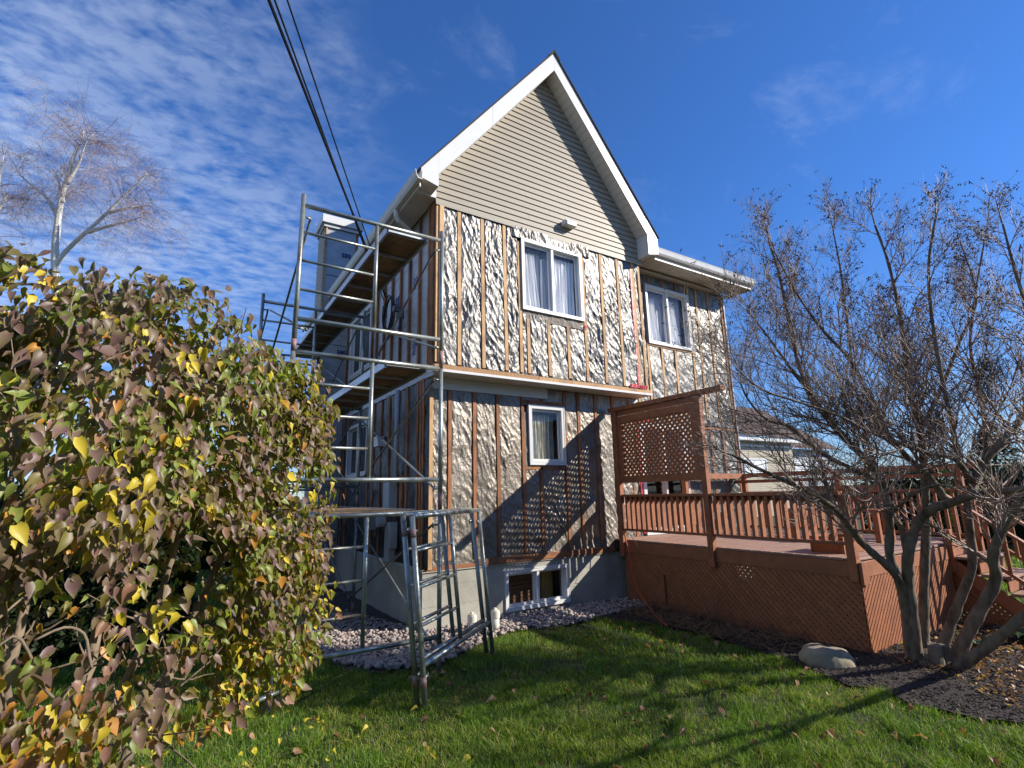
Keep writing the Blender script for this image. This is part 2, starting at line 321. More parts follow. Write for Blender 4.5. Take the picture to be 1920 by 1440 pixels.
def tube(pts, rad, n_=6, cap=True):
    pts = [Vector(p) for p in pts]; m_ = len(pts)
    if isinstance(rad, (int, float)): rad = [rad]*m_
    V, F = [], []; ref = None
    for i, p in enumerate(pts):
        d = (pts[min(i+1, m_-1)]-pts[max(i-1, 0)]).normalized()
        if ref is None:
            ref = d.orthogonal().normalized()
        ref = (ref-d*ref.dot(d)).normalized(); s = d.cross(ref)
        for k in range(n_):
            a = 2*math.pi*k/n_; V.append(p+(ref*math.cos(a)+s*math.sin(a))*rad[i])
    for i in range(m_-1):
        for k in range(n_):
            a, b = i*n_+k, i*n_+(k+1) % n_; F.append((a, b, b+n_, a+n_))
    if cap: F += [tuple(range(n_))[::-1], tuple(range((m_-1)*n_, m_*n_))]
    return V, F
def pipe(parent, name, p0, p1, r, m_, n_=10, **k): return mk(parent, name, tube([p0, p1], r, n_), m_, smooth=False, **k)
def smooth_by_angle(o):
    me = o.data; me.polygons.foreach_set('use_smooth', [True]*len(me.polygons))
    # keep caps flat
    for p in me.polygons:
        if len(p.vertices) > 4: p.use_smooth = False

# ================================================================== SETTING
def pip(px, py, poly):
    x = np.asarray(px); y = np.asarray(py); c = np.zeros(x.shape, bool); n_ = len(poly)
    for i in range(n_):
        x0, y0 = poly[i]; x1, y1 = poly[(i+1) % n_]
        k = ((y0 > y) != (y1 > y)) & (x < (x1-x0)*(y-y0)/((y1-y0) or 1e-9)+x0)
        c ^= k
    return c
GRAVEL = [(-.75, 7.5), (-1.2, 4.0), (-1.45, 1.0), (-1.48, -.3), (-1.36, -.85), (-1.1, -1.15), (-.75, -1.3), (-.35, -1.2), (0, -1.0), (.35, -.78), (.8, -.7), (1.5, -.85), (2.1, -.8), (2.5, -.72), (3.28, -.72), (3.28, .02), (-.2, .02), (-.2, 7.5)]
MULCH = [(3.3, -.72), (2.5, -.72), (2.1, -.85), (2.45, -1.4), (2.57, -2.03), (2.48, -3.07), (2.33, -3.63), (2.16, -4.0), (2.3, -4.25), (2.15, -4.5), (2.2, -4.7), (2.23, -4.9), (2.37, -5.1), (2.7, -5.6), (3.4, -6.2), (5, -6.8), (8.5, -7), (9, -5.2), (8, -4.2), (5.7, -3.75), (3.3, -3.75)]
def gz(x, y):  # ground height
    return 0.018*noise.noise(Vector((x*.6, y*.6, 3)))+.008*noise.noise(Vector((x*2.1, y*2.1, 9)))
def patch(x0, x1, y0, y1, nx, ny, z, far=None):
    V = []; F = []
    for j in range(ny+1):
        for i in range(nx+1):
            x = x0+(x1-x0)*i/nx; y = y0+(y1-y0)*j/ny; V.append((x, y, z+gz(x, y)))
    for j in range(ny):
        for i in range(nx): a = j*(nx+1)+i; F.append((a, a+1, a+nx+2, a+nx+1))
    return V, F
S_ = dict(kind='structure')
# lawn out to the horizon: one sheet with a finer middle
xs = [-900, -300, -100, -40, -20]+list(np.linspace(-12, 14, 66))+[20, 40, 100, 300, 900]
ys = [-900, -300, -100, -40, -16]+list(np.linspace(-9, 9, 46))+[16, 40, 100, 300, 900]
V = [(x, y, gz(x, y)-.02) for y in ys for x in xs]; nx = len(xs)
F = [(j*nx+i, j*nx+i+1, (j+1)*nx+i+1, (j+1)*nx+i) for j in range(len(ys)-1) for i in range(nx-1)]
mk(None, 'lawn', (V, F), M['soil'], smooth=True, origin=(0, 0, 0), **S_)
def flat_poly(poly, z, jit=.03, seed=0):
    P = []; rd = random.Random(seed)
    for i in range(len(poly)):
        p, q = Vector(poly[i]), Vector(poly[(i+1) % len(poly)]); k = max(1, int((q-p).length/.12))
        for s in range(k):
            c = p.lerp(q, s/k); P.append((c.x+rd.uniform(-jit, jit), c.y+rd.uniform(-jit, jit)))
    b = bmesh.new(); vs = [b.verts.new((x, y, z+gz(x, y))) for x, y in P]; f = b.faces.new(vs)
    bmesh.ops.triangulate(b, faces=[f]); me = bpy.data.meshes.new('poly'); b.to_mesh(me); b.free(); return me
grav_bed = put(flat_poly(GRAVEL, .006, seed=1), 'gravel_bed', M['gravel_base'], **S_)
mul_bed = put(flat_poly(MULCH, .010, seed=2), 'mulch_bed', M['mulch'], **S_)

# ================================================================== HOUSE
HO = root('house', (-.2, 0, 0), 'tall narrow two storey house stripped to foil and strapping under a beige gable', 'house')
XL, W_, ZJ, Z1, ZU2, DU, WR, ZR = -.2, 4.02, 3.408, 5.95, 3.516, .337, 6.97, 6.08
APX, APZ, SLP = 1.91, 9.06, 1.28         # underside of the rake at the apex
# concrete foundation with the basement window opening
def wall_holes(x0, x1, z0, z1, y0, y1, holes):
    xs_ = sorted({x0, x1}|{h[0] for h in holes}|{h[1] for h in holes}); zs_ = sorted({z0, z1}|{h[2] for h in holes}|{h[3] for h in holes}); o = []
    # merge in columns to keep it light
    for a, b in zip(xs_, xs_[1:]):
        run = None
        for c, d in zip(zs_, zs_[1:]):
            mx, mz = (a+b)/2, (c+d)/2
            if any(h[0] < mx < h[1] and h[2] < mz < h[3] for h in holes):
                if run: o.append(box(a, b, y0, y1, run[0], run[1], 0.0005)); run = None
            else: run = (run[0], d) if run else (c, d)
        if run: o.append(box(a, b, y0, y1, run[0], run[1], 0.0005))
    return join(*o)
BW = (1.08, 2.22, .10, .64); W2 = (1.57, 2.26, 2.18, 3.115); W1 = (1.29, 2.52, 4.58, 5.785); W3 = (4.46, 5.73, 4.56, 5.77); PD = (4.02, 5.25, .98, 2.95)
fnd = mk(HO, 'foundation', join(wall_holes(XL, WR, -.3, .745, 0.0, .22, [BW]), box(XL, XL+.2, .222, 7, -.3, .745), box(WR-.2, WR, .222, 7, -.3, .745)), M['concrete'])
mk(HO, 'sheathing', join(wall_holes(XL+.03, WR-.03, .75, ZR, .06, .18, [W2, W3, PD, (XL+.2, W_-.2, 3.5, ZR)]),
                         wall_holes(XL+.03, W_-.03, 3.45, Z1+.3, -.29, -.17, [W1]),
                         box(XL+.03, XL+.15, .185, 7, .75, ZR), box(XL+.03, XL+.15, -.165, .055, 3.45, Z1), box(WR-.15, WR-.03, .185, 7, .75, ZR), box(XL+.16, WR-.16, 6.8, 6.9, .75, ZR),
                         prism([(XL+.05, Z1+.2), (W_-.05, Z1+.2), (APX, APZ-.02)], lambda u, v, t: (u, t, v), -.29, 6.9),
                         box(W_-.15, W_-.03, -.165, .055, 3.45, Z1)), M['sheath'])
mk(HO, 'interior_wall', join(box(XL+.16, WR-.16, 2.6, 2.65, .75, ZR-.05), box(XL+.16, WR-.16, .19, 2.6, 3.3, 3.38), box(XL+.16, WR-.16, -.1, 2.6, 6.0, 6.04), box(3.0, 3.05, .2, 2.6, .75, 6), box(XL+.21, 3.0, 1.4, 1.45, -.2, .74), box(XL+.16, WR-.16, .2, 2.6, .70, .74)), M['brick'])
for zz in (.30, .56): mk(fnd, 'form_line', join(box(XL-.002, 1.0, -.0025, -.0002, zz, zz+.0035, .0004), box(2.3, 3.2, -.0025, -.0002, zz, zz+.006, .0004)), M['crack'])
mk(fnd, 'crack', tube([(.33, -.003, .02), (.36, -.003, .12), (.30, -.003, .2), (.25, -.003, .22), (.20, -.003, .21)], .003, 4), M['crack']); mk(fnd, 'crack', tube([(.05, -.003, .33), (.03, -.003, .39), (.06, -.003, .42)], .004, 4), M['crack'])
# crumpled foil
def foil_h(x, z, sx, amp):
    p = Vector((x*1.0, z*.55, sx*7.3))
    wv = noise.noise_vector(p*2.6)
    q = Vector((x+wv.x*.10, z*.6+wv.y*.10, sx*3.1+wv.z*.05))
    a = 1-abs(noise.noise(Vector((q.x*5.5, q.y*4.5, q.z*4))))*2.1
    b = 1-abs(noise.noise(Vector((q.x*12+4+q.y*3, q.y*8, q.z*5))))*2.1
    c = 1-abs(noise.noise(Vector((q.x*25+1, q.y*17-q.x*6, q.z*5))))*2.0
    e_ = abs(noise.noise(Vector((q.x*16+z*8, q.z*3, q.y*12-x*9))))
    g_ = .55+.75*max(0, min(1, .5+1.3*noise.noise(Vector((x*2.3, z*1.7, sx*1.9)))))
    d_ = 1-abs(noise.noise(Vector((x*7+z*5+wv.x*.8, z*2.2-x*1.5, sx+11))))*2.6
    return amp*g_*(a*.36+b*.34+c*.16-e_*.34+max(0, d_)*.28+.05)
def foil(parent, name, x0, x1, z0, z1, y, m_, f=None, step=.0095, amp=.038, seed=0, holes=(), label=None):
    nx_ = max(2, int((x1-x0)/step)); nz = max(2, int((z1-z0)/step)); V = []; F = []
    for j in range(nz+1):
        z = z0+(z1-z0)*j/nz
        for i in range(nx_+1):
            x = x0+(x1-x0)*i/nx_
            e = min((x-x0)/.05, (x1-x)/.05, 1.0); e = max(0, min(1, e)); e = e*e*(3-2*e)
            v = (x, y-.004-e*max(-.008, foil_h(x, z, seed, amp)*.8+.006), z)
            V.append(f(v) if f else v)
    for j in range(nz):
        for i in range(nx_):
            a = j*(nx_+1)+i
            xc, zc_ = x0+(x1-x0)*(i+.5)/nx_, z0+(z1-z0)*(j+.5)/nz
            if any(h[0] < xc < h[1] and h[2] < zc_ < h[3] for h in holes): continue
            F.append((a, a+1, a+nx_+2, a+nx_+1))
    return mk(parent, name, (V, F), m_, smooth=True, label=label)
# upper gable storey: strips and foil bays
US = [-.165, .18, .58, .98, 1.245, 2.565, 2.99, 3.40, 3.80, 3.955]
fu = -.301
for i, (a, b) in enumerate(zip(US, US[1:])):
    if b == 2.565: continue
    if b-a < .2: continue
    foil(HO, 'foil_sheet', a, b, ZU2+.01, Z1+.02, fu, M['foil_up'], seed=i)
for i, (a, b) in enumerate(((1.245, 1.386), (1.386, 1.788), (1.788, 2.19), (2.19, 2.565))): foil(HO, 'foil_sheet', a, b, ZU2+.01, 4.5, fu, M['foil_up'], seed=20+i)
foil(HO, 'foil_sheet', 1.1, 2.75, 5.78, Z1+.02, fu-.03, M['foil_up'], seed=31, amp=.035, label='tightly crumpled strip of foil over the window head')
foil(HO, 'foil_sheet', 3.80, 4.0, ZU2+.01, Z1, fu+.004, M['foil_up'], seed=33)
foil(HO, 'insulation_flap', 1.27, 2.56, 4.42, 4.585, fu-.012, M['foil_trim'], seed=34, amp=.02, label='dusty brown membrane edge under the upper window')
def strip(x, z0, z1, y, m_, wd=.058, th=.036, name='furring_strip', label=None, f=None):
    j = random.uniform(-.004, .004); vf = box(x-wd/2+j, x+wd/2+j, y, y+th, z0, z1, .002)
    k = random.uniform(-.006, .006)
    vf = ([Vector((v[0]+k*(v[2]-z0)/(z1-z0), v[1], v[2])) for v in vf[0]], vf[1])
    if f: vf = ([f(v) for v in vf[0]], vf[1])
    return mk(HO, name, vf, m_, label=label)
for x in US:
    wd = .058
    strip(x, ZU2+random.uniform(.02, .05), (5.72 if x == 1.245 else Z1-.01), -DU, M['pine'], wd)
for x in (1.386, 1.788, 2.19): strip(x, ZU2+.03, 4.43, -DU, M['pine'], label='short fresh pine strip under the window')
strip(3.86, ZU2+.03, Z1-.01, -DU+.02, M['pine'], .035, .03)
strip(-.115, ZU2+.02, Z1-.01, -DU-.018, M['pine'], .07, .05)
# rim board, white ledge and its soffit
mk(HO, 'rim_board', box(XL-.01, 1.55, -DU-.012, -DU+.03, 3.448, ZU2, .002), M['osb']); mk(HO, 'rim_board', box(1.555, W_+.01, -DU-.010, -DU+.03, 3.448, ZU2-.004, .002), M['pine'])
mk(HO, 'ledge_trim', box(XL-.02, W_+.03, -DU-.025, -DU+.0, ZJ, 3.447), M['white'])
mk(HO, 'ledge_soffit', box(XL-.02, W_+.028, -DU+.002, .03, ZJ+.004, ZJ+.03), M['soffit_x'])
mk(HO, 'frieze_board', box(XL+.03, 1.95, -.012, .02, 3.24, ZJ+.002), M['cream'], label='tan frieze left under the overhang')
mk(HO, 'ledge_return', box(W_+.0, W_+.03, -DU+.002, .03, ZJ+.032, 3.447), M['white'])
# gable siding, one board per course
gs = mk(HO, 'gable_siding', prism([(XL, Z1), (W_, Z1), (W_, APZ-SLP*(W_-APX)+.1), (APX, APZ+.08), (XL, APZ-SLP*(APX-XL)+.1)], lambda u, v, t: (u, t, v), -DU+.001, -DU+.03), M['siding'])
crs = .1035; z = Z1
row = 0
while z < APZ+.05:
    poly = [(XL-.012, z), (W_+.012, z), (W_+.012, z+crs+.012), (XL-.012, z+crs+.012)]
    poly = clip(poly, SLP, 1, APZ+.03+SLP*APX); poly = clip(poly, -SLP, 1, APZ+.03-SLP*APX)
    if len(poly) >= 3:
        cuts = []
        if row in (2, 4, 6, 9, 13): cuts = [1.0+((row*1.37) % 2.3)]
        parts = [poly] if not cuts else [clip(poly, 1, 0, cuts[0]), clip(poly, -1, 0, -cuts[0]-.003)]
        for pp in parts:
            if len(pp) < 3: continue
            z0_ = z
            def fy(u, v, t, z0_=z0_):
                k = (v-z0_)/crs
                return (u, (-DU-.022+.016*min(k, 1.15)) if t else -DU-.001, v)
            mk(gs, 'siding_board', prism(pp, fy, 0, 1), M['siding'])
    z += crs; row += 1
mk(HO, 'siding_starter', box(XL-.012, W_+.012, -DU-.02, -DU-.001, Z1-.014, Z1-.001), M['cream'])
vt = mk(HO, 'wall_vent', join(box(2.12, 2.37, -DU-.15, -DU-.012, 6.215, 6.31, .012)), M['white'], label='small white vent hood on the siding')
mk(vt, 'vent_flap', box(2.14, 2.35, -DU-.165, -DU-.152, 6.205, 6.29, .006), M['meter'])
# rake trim, soffits, roof
YR = -.627
def rake(sign, x_end):
    o = []
    zf = lambda x: APZ-SLP*abs(x-APX)
    fas = [(APX, APZ), (x_end, zf(x_end)), (x_end, zf(x_end)+.35), (APX, APZ+.35)]
    return fas
for sgn, xe in ((-1, XL-.36), (1, W_+.20)):
    xj = APX+(xe-APX)*.52
    zf = lambda x: APZ-SLP*abs(x-APX)
    xs2_ = xe + (.27 if sgn < 0 else -.27)
    for a, b in (((APX, xj), (xj+sgn*.004, xs2_)) if sgn < 0 else ((APX+.003, xs2_),)):
        mk(HO, 'rake_fascia', prism([(a, zf(a)), (b, zf(b)), (b, zf(b)+.35), (a, zf(a)+.35)], lambda u, v, t: (u, t, v), YR, YR+.02), M['white'])
    # boxed foot of the rake
    xi = xs2_+sgn*.004
    foot = [(xi, zf(xi)), (xi-sgn*.02, zf(xi)-.0), (xi-sgn*.02, Z1+.06), (xe, Z1+.15), (xe, zf(xe)+.35), (xi, zf(xi)+.35)]
    foot = [(xi, Z1+.085), (xe, Z1+.15), (xe, zf(xe)+.35), (xi, zf(xi)+.35)]
    mk(HO, 'rake_foot', prism(foot, lambda u, v, t: (u, t, v), YR-.003, -DU-.03 if sgn < 0 else -.03), M['white'])
    # sloping soffit
    mk(HO, 'rake_soffit', prism([(APX+sgn*.0, APZ+.012), (xi, zf(xi)+.012), (xi, zf(xi)+.04), (APX, APZ+.04)], lambda u, v, t: (u, t, v), YR+.021, -DU-.0), M['soffit_z'])
    # roof slope
    xr = xe+sgn*.03; t_ = .35
    mk(HO, 'roof_slope', prism([(APX, APZ+t_+.002), (xr, zf(xr)+t_+.002), (xr, zf(xr)+t_+.03), (APX, APZ+t_+.038)], lambda u, v, t: (u, t, v), YR-.025, 7.1), M['shingle'])
mk(HO, 'ridge_cap', prism([(APX-.12, APZ+.235), (APX, APZ+.39), (APX+.12, APZ+.235), (APX+.12, APZ+.26), (APX, APZ+.415), (APX-.12, APZ+.26)], lambda u, v, t: (u, t, v), YR-.03, 7.1), M['shingle'])
# left eave: soffit, sub fascia, gutter
mk(HO, 'eave_block', box(-.54, XL-.014, -.366, -.331, 6.02, 6.22), M['white'])
for y0, y1 in ((YR+.05, 4.48), (5.17, 7.05)):
    mk(HO, 'eave_soffit', box(-.54, XL, y0 if y0 > 0 else -.33, y1, 6.02, 6.04), M['soffit_y'])
    mk(HO, 'eave_fascia', box(-.565, -.542, y0, y1, 5.98, 6.22), M['cream'])
    prof = [(-.568, 6.02), (-.63, 6.02), (-.655, 6.06), (-.67, 6.13), (-.675, 6.15), (-.665, 6.15), (-.65, 6.08), (-.62, 6.035), (-.575, 6.035), (-.575, 6.15), (-.568, 6.15)]
    mk(HO, 'gutter', prism(prof, lambda u, v, t: (u, t, v), y0-.12, y1), M['cream'], label='long cream gutter along the left eave')
ds = tube([(-.60, .25, 6.02), (-.60, .25, 5.93), (-.56, .26, 5.86), (-.40, .3, 5.80), (-.33, .32, 5.76), (-.31, .32, 5.62)], .04, 10)
mk(HO, 'downspout_elbow', ds, M['cream'])
pipe(HO, 'downspout', (-.31, .32, 5.62), (-.31, .32, 5.56), .033, M['cable'])
# right wing eave
mk(HO, 'eave_soffit', box(W_+.18, WR+.33, -.50, .0, ZR, ZR+.02), M['soffit_x'])
mk(HO, 'eave_fascia', box(W_+.21, WR+.35, -.52, -.502, ZR-.04, ZR+.16), M['cream'])
prof = [(-.522, ZR+.04), (-.575, ZR+.04), (-.60, ZR+.075), (-.615, ZR+.14), (-.625, ZR+.17), (-.612, ZR+.17), (-.595, ZR+.1), (-.565, ZR+.055), (-.53, ZR+.055), (-.53, ZR+.17), (-.522, ZR+.17)]
mk(HO, 'gutter', prism(prof, lambda u, v, t: (t, u, v), W_+.22, WR+.38), M['white'], label='white gutter over the right window')
mk(HO, 'eave_end', box(WR+.351, WR+.37, -.5, .1, ZR-.04, ZR+.18), M['white'])
mk(HO, 'wing_roof', prism([(-.56, ZR+.19), (-.56, ZR+.21), (6.9, ZR+1.7), (6.9, ZR+1.6)], lambda u, v, t: (t, u, v), W_+.02, WR+.37), M['shingle'])
pipe(HO, 'downspout_elbow', (WR+.10, -.2, ZR-.01), (WR+.02, -.03, ZR-.14), .04, M['white'])
# lower front wall
LS = [-.165, .19, .60, 1.0, 1.46, 2.30, 2.60, 2.99, 3.40, 3.80]
for i, (a, b) in enumerate(zip(LS, LS[1:])):
    if b == 2.30: continue
    foil(HO, 'foil_sheet', a, b, .76, 3.40, .036, M['foil_low'], seed=50+i, amp=.028)
foil(HO, 'foil_sheet', 1.46, 1.79, .76, 2.17, .036, M['foil_low'], seed=70); foil(HO, 'foil_sheet', 1.79, 2.30, .76, 2.17, .036, M['foil_low'], seed=71)
foil(HO, 'foil_sheet', 1.46, 2.30, 3.12, 3.40, .036, M['foil_low'], seed=72)
foil(HO, 'insulation_flap', 1.455, 1.575, 2.15, 3.0, .02, M['foil_trim'], seed=73, amp=.015); foil(HO, 'insulation_flap', 2.255, 2.36, 2.2, 3.1, .02, M['foil_trim'], seed=74, amp=.015)
for x in LS:
    strip(x, .765 if x < .1 else .86, 3.40 if not .3 < x < 1.9 else 3.25, 0, M['cedar'], .055, name='furring_strip')
strip(-.115, .77, 3.26, -.02, M['pine'], .075, .05); strip(1.79, .86, 2.14, 0, M['cedar']); strip(1.85, 3.2, 3.38, 0, M['cedar'])
mk(HO, 'header_board', box(1.43, 2.33, -.002, .034, 3.135, 3.20, .002), M['cedar']); mk(HO, 'window_sill_board', box(1.49, 2.27, .0, .034, 2.10, 2.145, .002), M['cedar'])
mk(HO, 'sill_plate', box(.62, 3.22, -.03, .03, .757, .845, .002), M['cedar'], label='red brown plate along the foot of the wall'); mk(HO, 'sill_plate', box(-.15, .61, -.012, .03, .75, .80, .002), M['cedar'])
mk(HO, 'drip_lip', box(XL-.01, 3.25, -.02, -.001, .735, .748, .001), M['concrete'])
# right wing wall
RS = [3.80, 4.09, 4.43, 5.775, 6.04, 6.44, 6.90]
for i, (a, b) in enumerate(zip(RS, RS[1:])):
    if b == 5.775:
        for k, (c, d) in enumerate(((4.43, 4.83), (4.83, 5.23), (5.23, 5.775))):
            foil(HO, 'foil_sheet', c, d, 3.0, 4.56, .036, M['foil_up'], seed=90+k, step=.018); foil(HO, 'foil_sheet', c, d, 5.77, ZR, .036, M['foil_up'], seed=95+k, step=.018)
        continue
    foil(HO, 'foil_sheet', a, b, 3.0, ZR, .036, M['foil_up'], seed=80+i, step=.018)
for i, (a, b) in enumerate(((5.27, 5.6), (5.6, 6.0), (6.0, 6.4), (6.4, 6.9))): foil(HO, 'foil_sheet', a, b, .76, 2.98, .036, M['foil_up'], seed=100+i, step=.02)
foil(HO, 'foil_sheet', 3.4, 4.0, .76, 3.40, .037, M['foil_low'], seed=110, step=.02); foil(HO, 'foil_sheet', 4.0, 5.27, 2.97, 3.05, .037, M['foil_up'], seed=111)
for x in (4.09, 5.775, 6.04, 6.44, 6.90): strip(x, 3.12 if x > 5 else 2.98, ZR-.02, 0, M['pine'] if x < 6.8 else M['cedar'])
for x in (4.43, 4.83, 5.23): strip(x, 3.05, 4.5, 0, M['pine'])
for x in (4.6, 5.0, 5.4): strip(x, 5.81, ZR-.02, 0, M['cedar'])
mk(HO, 'window_sill_board', box(4.40, 5.74, -.0, .034, 4.51, 4.555, .002), M['pine']); mk(HO, 'header_board', box(4.12, 6.85, .002, .034, ZR-.045, ZR-.003, .002), M['cedar'])
for x in (5.36, 5.68, 6.08, 6.48, 6.90): strip(x, .8, 2.9, 0, M['cedar'])
mk(HO, 'header_board', box(5.3, 6.9, -.001, .034, 2.93, 2.975, .002), M['cedar'])
mk(HO, 'corner_trim', box(WR-.02, WR+.02, -.02, .05, .75, ZR-.03, .004), M['meter'])
# red flashing tape
def tape(x0, x1, z0, z1, y, n_=24):
    V = []; F = []; vert = (z1-z0) > (x1-x0)
    for i in range(n_+1):
        s = i/n_; k = noise.noise(Vector((s*14, x0, 2)))*.012
        if vert: z = z0+(z1-z0)*s; V += [(x0+k, y-.004-abs(k), z), (x1+k*1.6, y-.006+k*.5, z)]
        else: x = x0+(x1-x0)*s; V += [(x, y-.004-abs(k), z0+k), (x, y-.012+k, z1+k*2)]
    for i in range(n_): a = 2*i; F.append((a, a+2, a+3, a+1))
    n2_ = len(V); V += [(v[0], v[1]+.003, v[2]) for v in V]; F += [tuple(j+n2_ for j in f[::-1]) for f in F]
    return V, F
mk(HO, 'red_tape', tape(3.725, 3.775, ZU2+.03, Z1-.1, fu-.03), M['red'], label='red tape down the corner bay'); mk(HO, 'red_tape', tape(3.5, 3.93, 3.515, 3.58, -DU-.016), M['red'], label='crumpled red tape at the foot of the corner')
mk(HO, 'red_tape', tape(2.53, 2.59, 4.44, 4.5, -DU-.003, 3), M['red']); mk(HO, 'red_tape', tape(3.9, 4.3, 2.96, 3.06, -.02), M['red']); mk(HO, 'red_tape', tape(3.93, 3.98, 1.0, 2.9, -.02), M['red'])
# windows
def window(x0, x1, z0, z1, yf, mull=True, name='window', label=None, f=None, curtain=None, dep=.09, fwid=.045):
    g_ = (lambda v: v) if f is None else f
    def M_(parent, nm, vf, m_, **k): return mk(parent, nm, ([g_(v) for v in vf[0]], vf[1]), m_, **k)
    wo = M_(HO, name, ring(x0, x1, z0, z1, fwid, yf-.025, yf+dep), M['white'], label=label)
    M_(wo, 'window_lip', ring(x0-.012, x1+.012, z0-.012, z1+.012, .016, yf-.03, yf-.0), M['white'])
    cells = [(x0+fwid, x1-fwid)]
    if mull:
        xm = (x0+x1)/2
        M_(wo, 'mullion', box(xm-.024, xm+.024, yf-.012, yf+dep-.01, z0+fwid+.001, z1-fwid-.001), M['white'])
        cells = [(x0+fwid, xm-.025), (xm+.025, x1-fwid)]
    for i, (a, b) in enumerate(cells):
        off = .03+(.018 if i else 0)
        M_(wo, 'sash', ring(a+.001, b-.001, z0+fwid+.001, z1-fwid-.001, .036, yf+off, yf+off+.03), M['white'])
        M_(wo, 'glass_pane', box(a+.034, b-.034, yf+off+.012, yf+off+.016, z0+fwid+.034, z1-fwid-.034, .0005), M['glass'])
    return wo
def drape(x0, x1, z0, z1, y, amp=.03, n_=40, slant=0.0):
    V = []; F = []
    for j in range(7):
        s = j/6; z = z1+(z0-z1)*s
        for i in range(n_+1):
            x = x0+(x1+slant*s-x0)*i/n_; V.append((x, y+amp*math.sin(i*1.1+s)+.012*math.sin(i*2.7+3*s), z))
    for j in range(6):
        for i in range(n_): a = j*(n_+1)+i; F.append((a, a+1, a+n_+2, a+n_+1))
    return V, F
w1 = window(*W1, -DU, label='white sliding window of the upper gable storey')
mk(w1, 'curtain', drape(W1[0]+.03, W1[0]+.33, W1[2], W1[3]-.16, -.20, .018, slant=.12), M['curtain']); mk(w1, 'curtain', drape(W1[0]+.66, W1[1]-.06, W1[2]+.03, W1[3]-.12, -.20, .015), M['curtain']); mk(w1, 'curtain', drape(1.76, 1.90, W1[2], W1[3]-.2, -.20, .015), M['curtain'])
mk(w1, 'added_sheer', drape(W1[0]+.02, W1[1]-.02, W1[2]+.02, W1[3]-.02, -.13, .008), M['sheer'])  # sheers added behind the panes to make the windows paler
w2 = window(*W2, 0, mull=False, label='single white casement window on the lower wall', fwid=.05)
mk(w2, 'blind', drape(W2[0]+.06, W2[0]+.52, W2[2]+.06, W2[3]-.12, .17, .01), M['blind'])
w3 = window(*W3, 0, label='white sliding window of the right wing')
mk(w3, 'curtain', drape(W3[0]+.03, W3[0]+.36, W3[2], W3[3]-.2, .14, .018, slant=.16), M['curtain']); mk(w3, 'curtain', drape(5.12, 5.42, W3[2], W3[3]-.16, .14, .018, slant=.16), M['curtain'])
mk(w3, 'added_sheer', drape(W3[0]+.02, W3[1]-.02, W3[2]+.02, W3[3]-.02, .21, .008), M['sheer'])
mk(w2, 'added_sheer', drape(W2[0]+.03, W2[1]-.03, W2[2]+.03, W2[3]-.03, .24, .01), M['blind'])
w4 = window(*BW, -.0, label='low white basement slider behind lattice shadow', fwid=.04)
mk(w4, 'stored_card', join(*[box(1.12, 1.93, .34, .38, .11+k*.065, .11+k*.065+.058, .004) for k in range(8)]), M['card']); mk(w4, 'stored_board', box(1.94, 2.16, .32, .36, .1, .66), M['yellowcard'])
pdr = window(*PD, .0, label='white patio door behind the lattice screen', name='patio_door', fwid=.07)
foil(HO, 'foil_sheet', 5.24, 5.38, .8, 2.9, .03, M['foil_up'], seed=120)
# left side wall (seen obliquely): white boards above, foil coloured darker for shade below
sw = lambda v: (XL+(v[1]), v[0], v[2])       # local (y along wall, depth, z)
SWIN = (2.55, 3.95, 4.15, 5.35); SWIN2 = (2.55, 3.85, 2.12, 3.1)
ycuts = [-.12, .24, .65, 1.05, 1.46, 1.87, 2.27, 2.55]
def lmk(parent, nm, vf, m_, **k):
    return mk(parent, nm, ([Vector((XL+v[1], v[0], v[2])) for v in vf[0]], [q[::-1] for q in vf[1]]), m_, **k)
allc = ycuts+[3.95, 4.3, 4.62, 5.02, 5.43, 5.84, 6.25, 6.66, 6.97]
for a, b in zip(allc, allc[1:]):
    if a == 2.55:
        lmk(HO, 'insulation_panel', box(a+.002, b-.002, .012, .03, 3.55, SWIN[2], .001), M['panel']); lmk(HO, 'insulation_panel', box(a+.002, b-.002, .012, .03, SWIN[3], 6.02, .001), M['panel']); continue
    zz = 3.55
    k = 0
    while zz < 6.0:
        z2 = min(zz+.6, 6.02); lmk(HO, 'insulation_panel', box(a+.002, b-.002, .012, .03, zz+.002, z2-.002, .001), M['panel']); zz = z2; k += 1
for y in allc:
    lmk(HO, 'furring_strip', box(y-.028, y+.028, -.026, .010, 3.55, 6.0, .002), M['cedar'] if y > 0 else M['pine'])
lmk(HO, 'furring_strip', box(-.19, -.13, -.026, .01, 3.52, 6.0, .002), M['cedar']); lmk(HO, 'furring_strip', box(-.30, -.21, -.03, .012, 3.52, 6.0, .002), M['cedar'])
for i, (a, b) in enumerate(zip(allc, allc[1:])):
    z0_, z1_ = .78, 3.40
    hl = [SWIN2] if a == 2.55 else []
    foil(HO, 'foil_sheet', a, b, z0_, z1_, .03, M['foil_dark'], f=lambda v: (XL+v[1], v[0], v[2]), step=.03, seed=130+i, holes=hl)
for y in allc[1:]:
    if 2.6 < y < 3.9: continue
    lmk(HO, 'furring_strip', box(y-.028, y+.028, -.012, .024, .80, 3.38, .002), M['cedar'])
lmk(HO, 'furring_strip', box(.0, .06, -.014, .022, .78, 3.38, .002), M['cedar']); lmk(HO, 'furring_strip', box(.10, .15, -.012, .022, .78, 3.38, .002), M['cedar'])
lmk(HO, 'housewrap_band', box(-.30, 6.97, -.012, .012, 3.36, 3.53, .003), M['panel'], label='white wrap band along the side floor line')
lmk(HO, 'side_window_sill', box(2.5, 4.0, -.04, .02, 4.10, 4.14), M['white'])
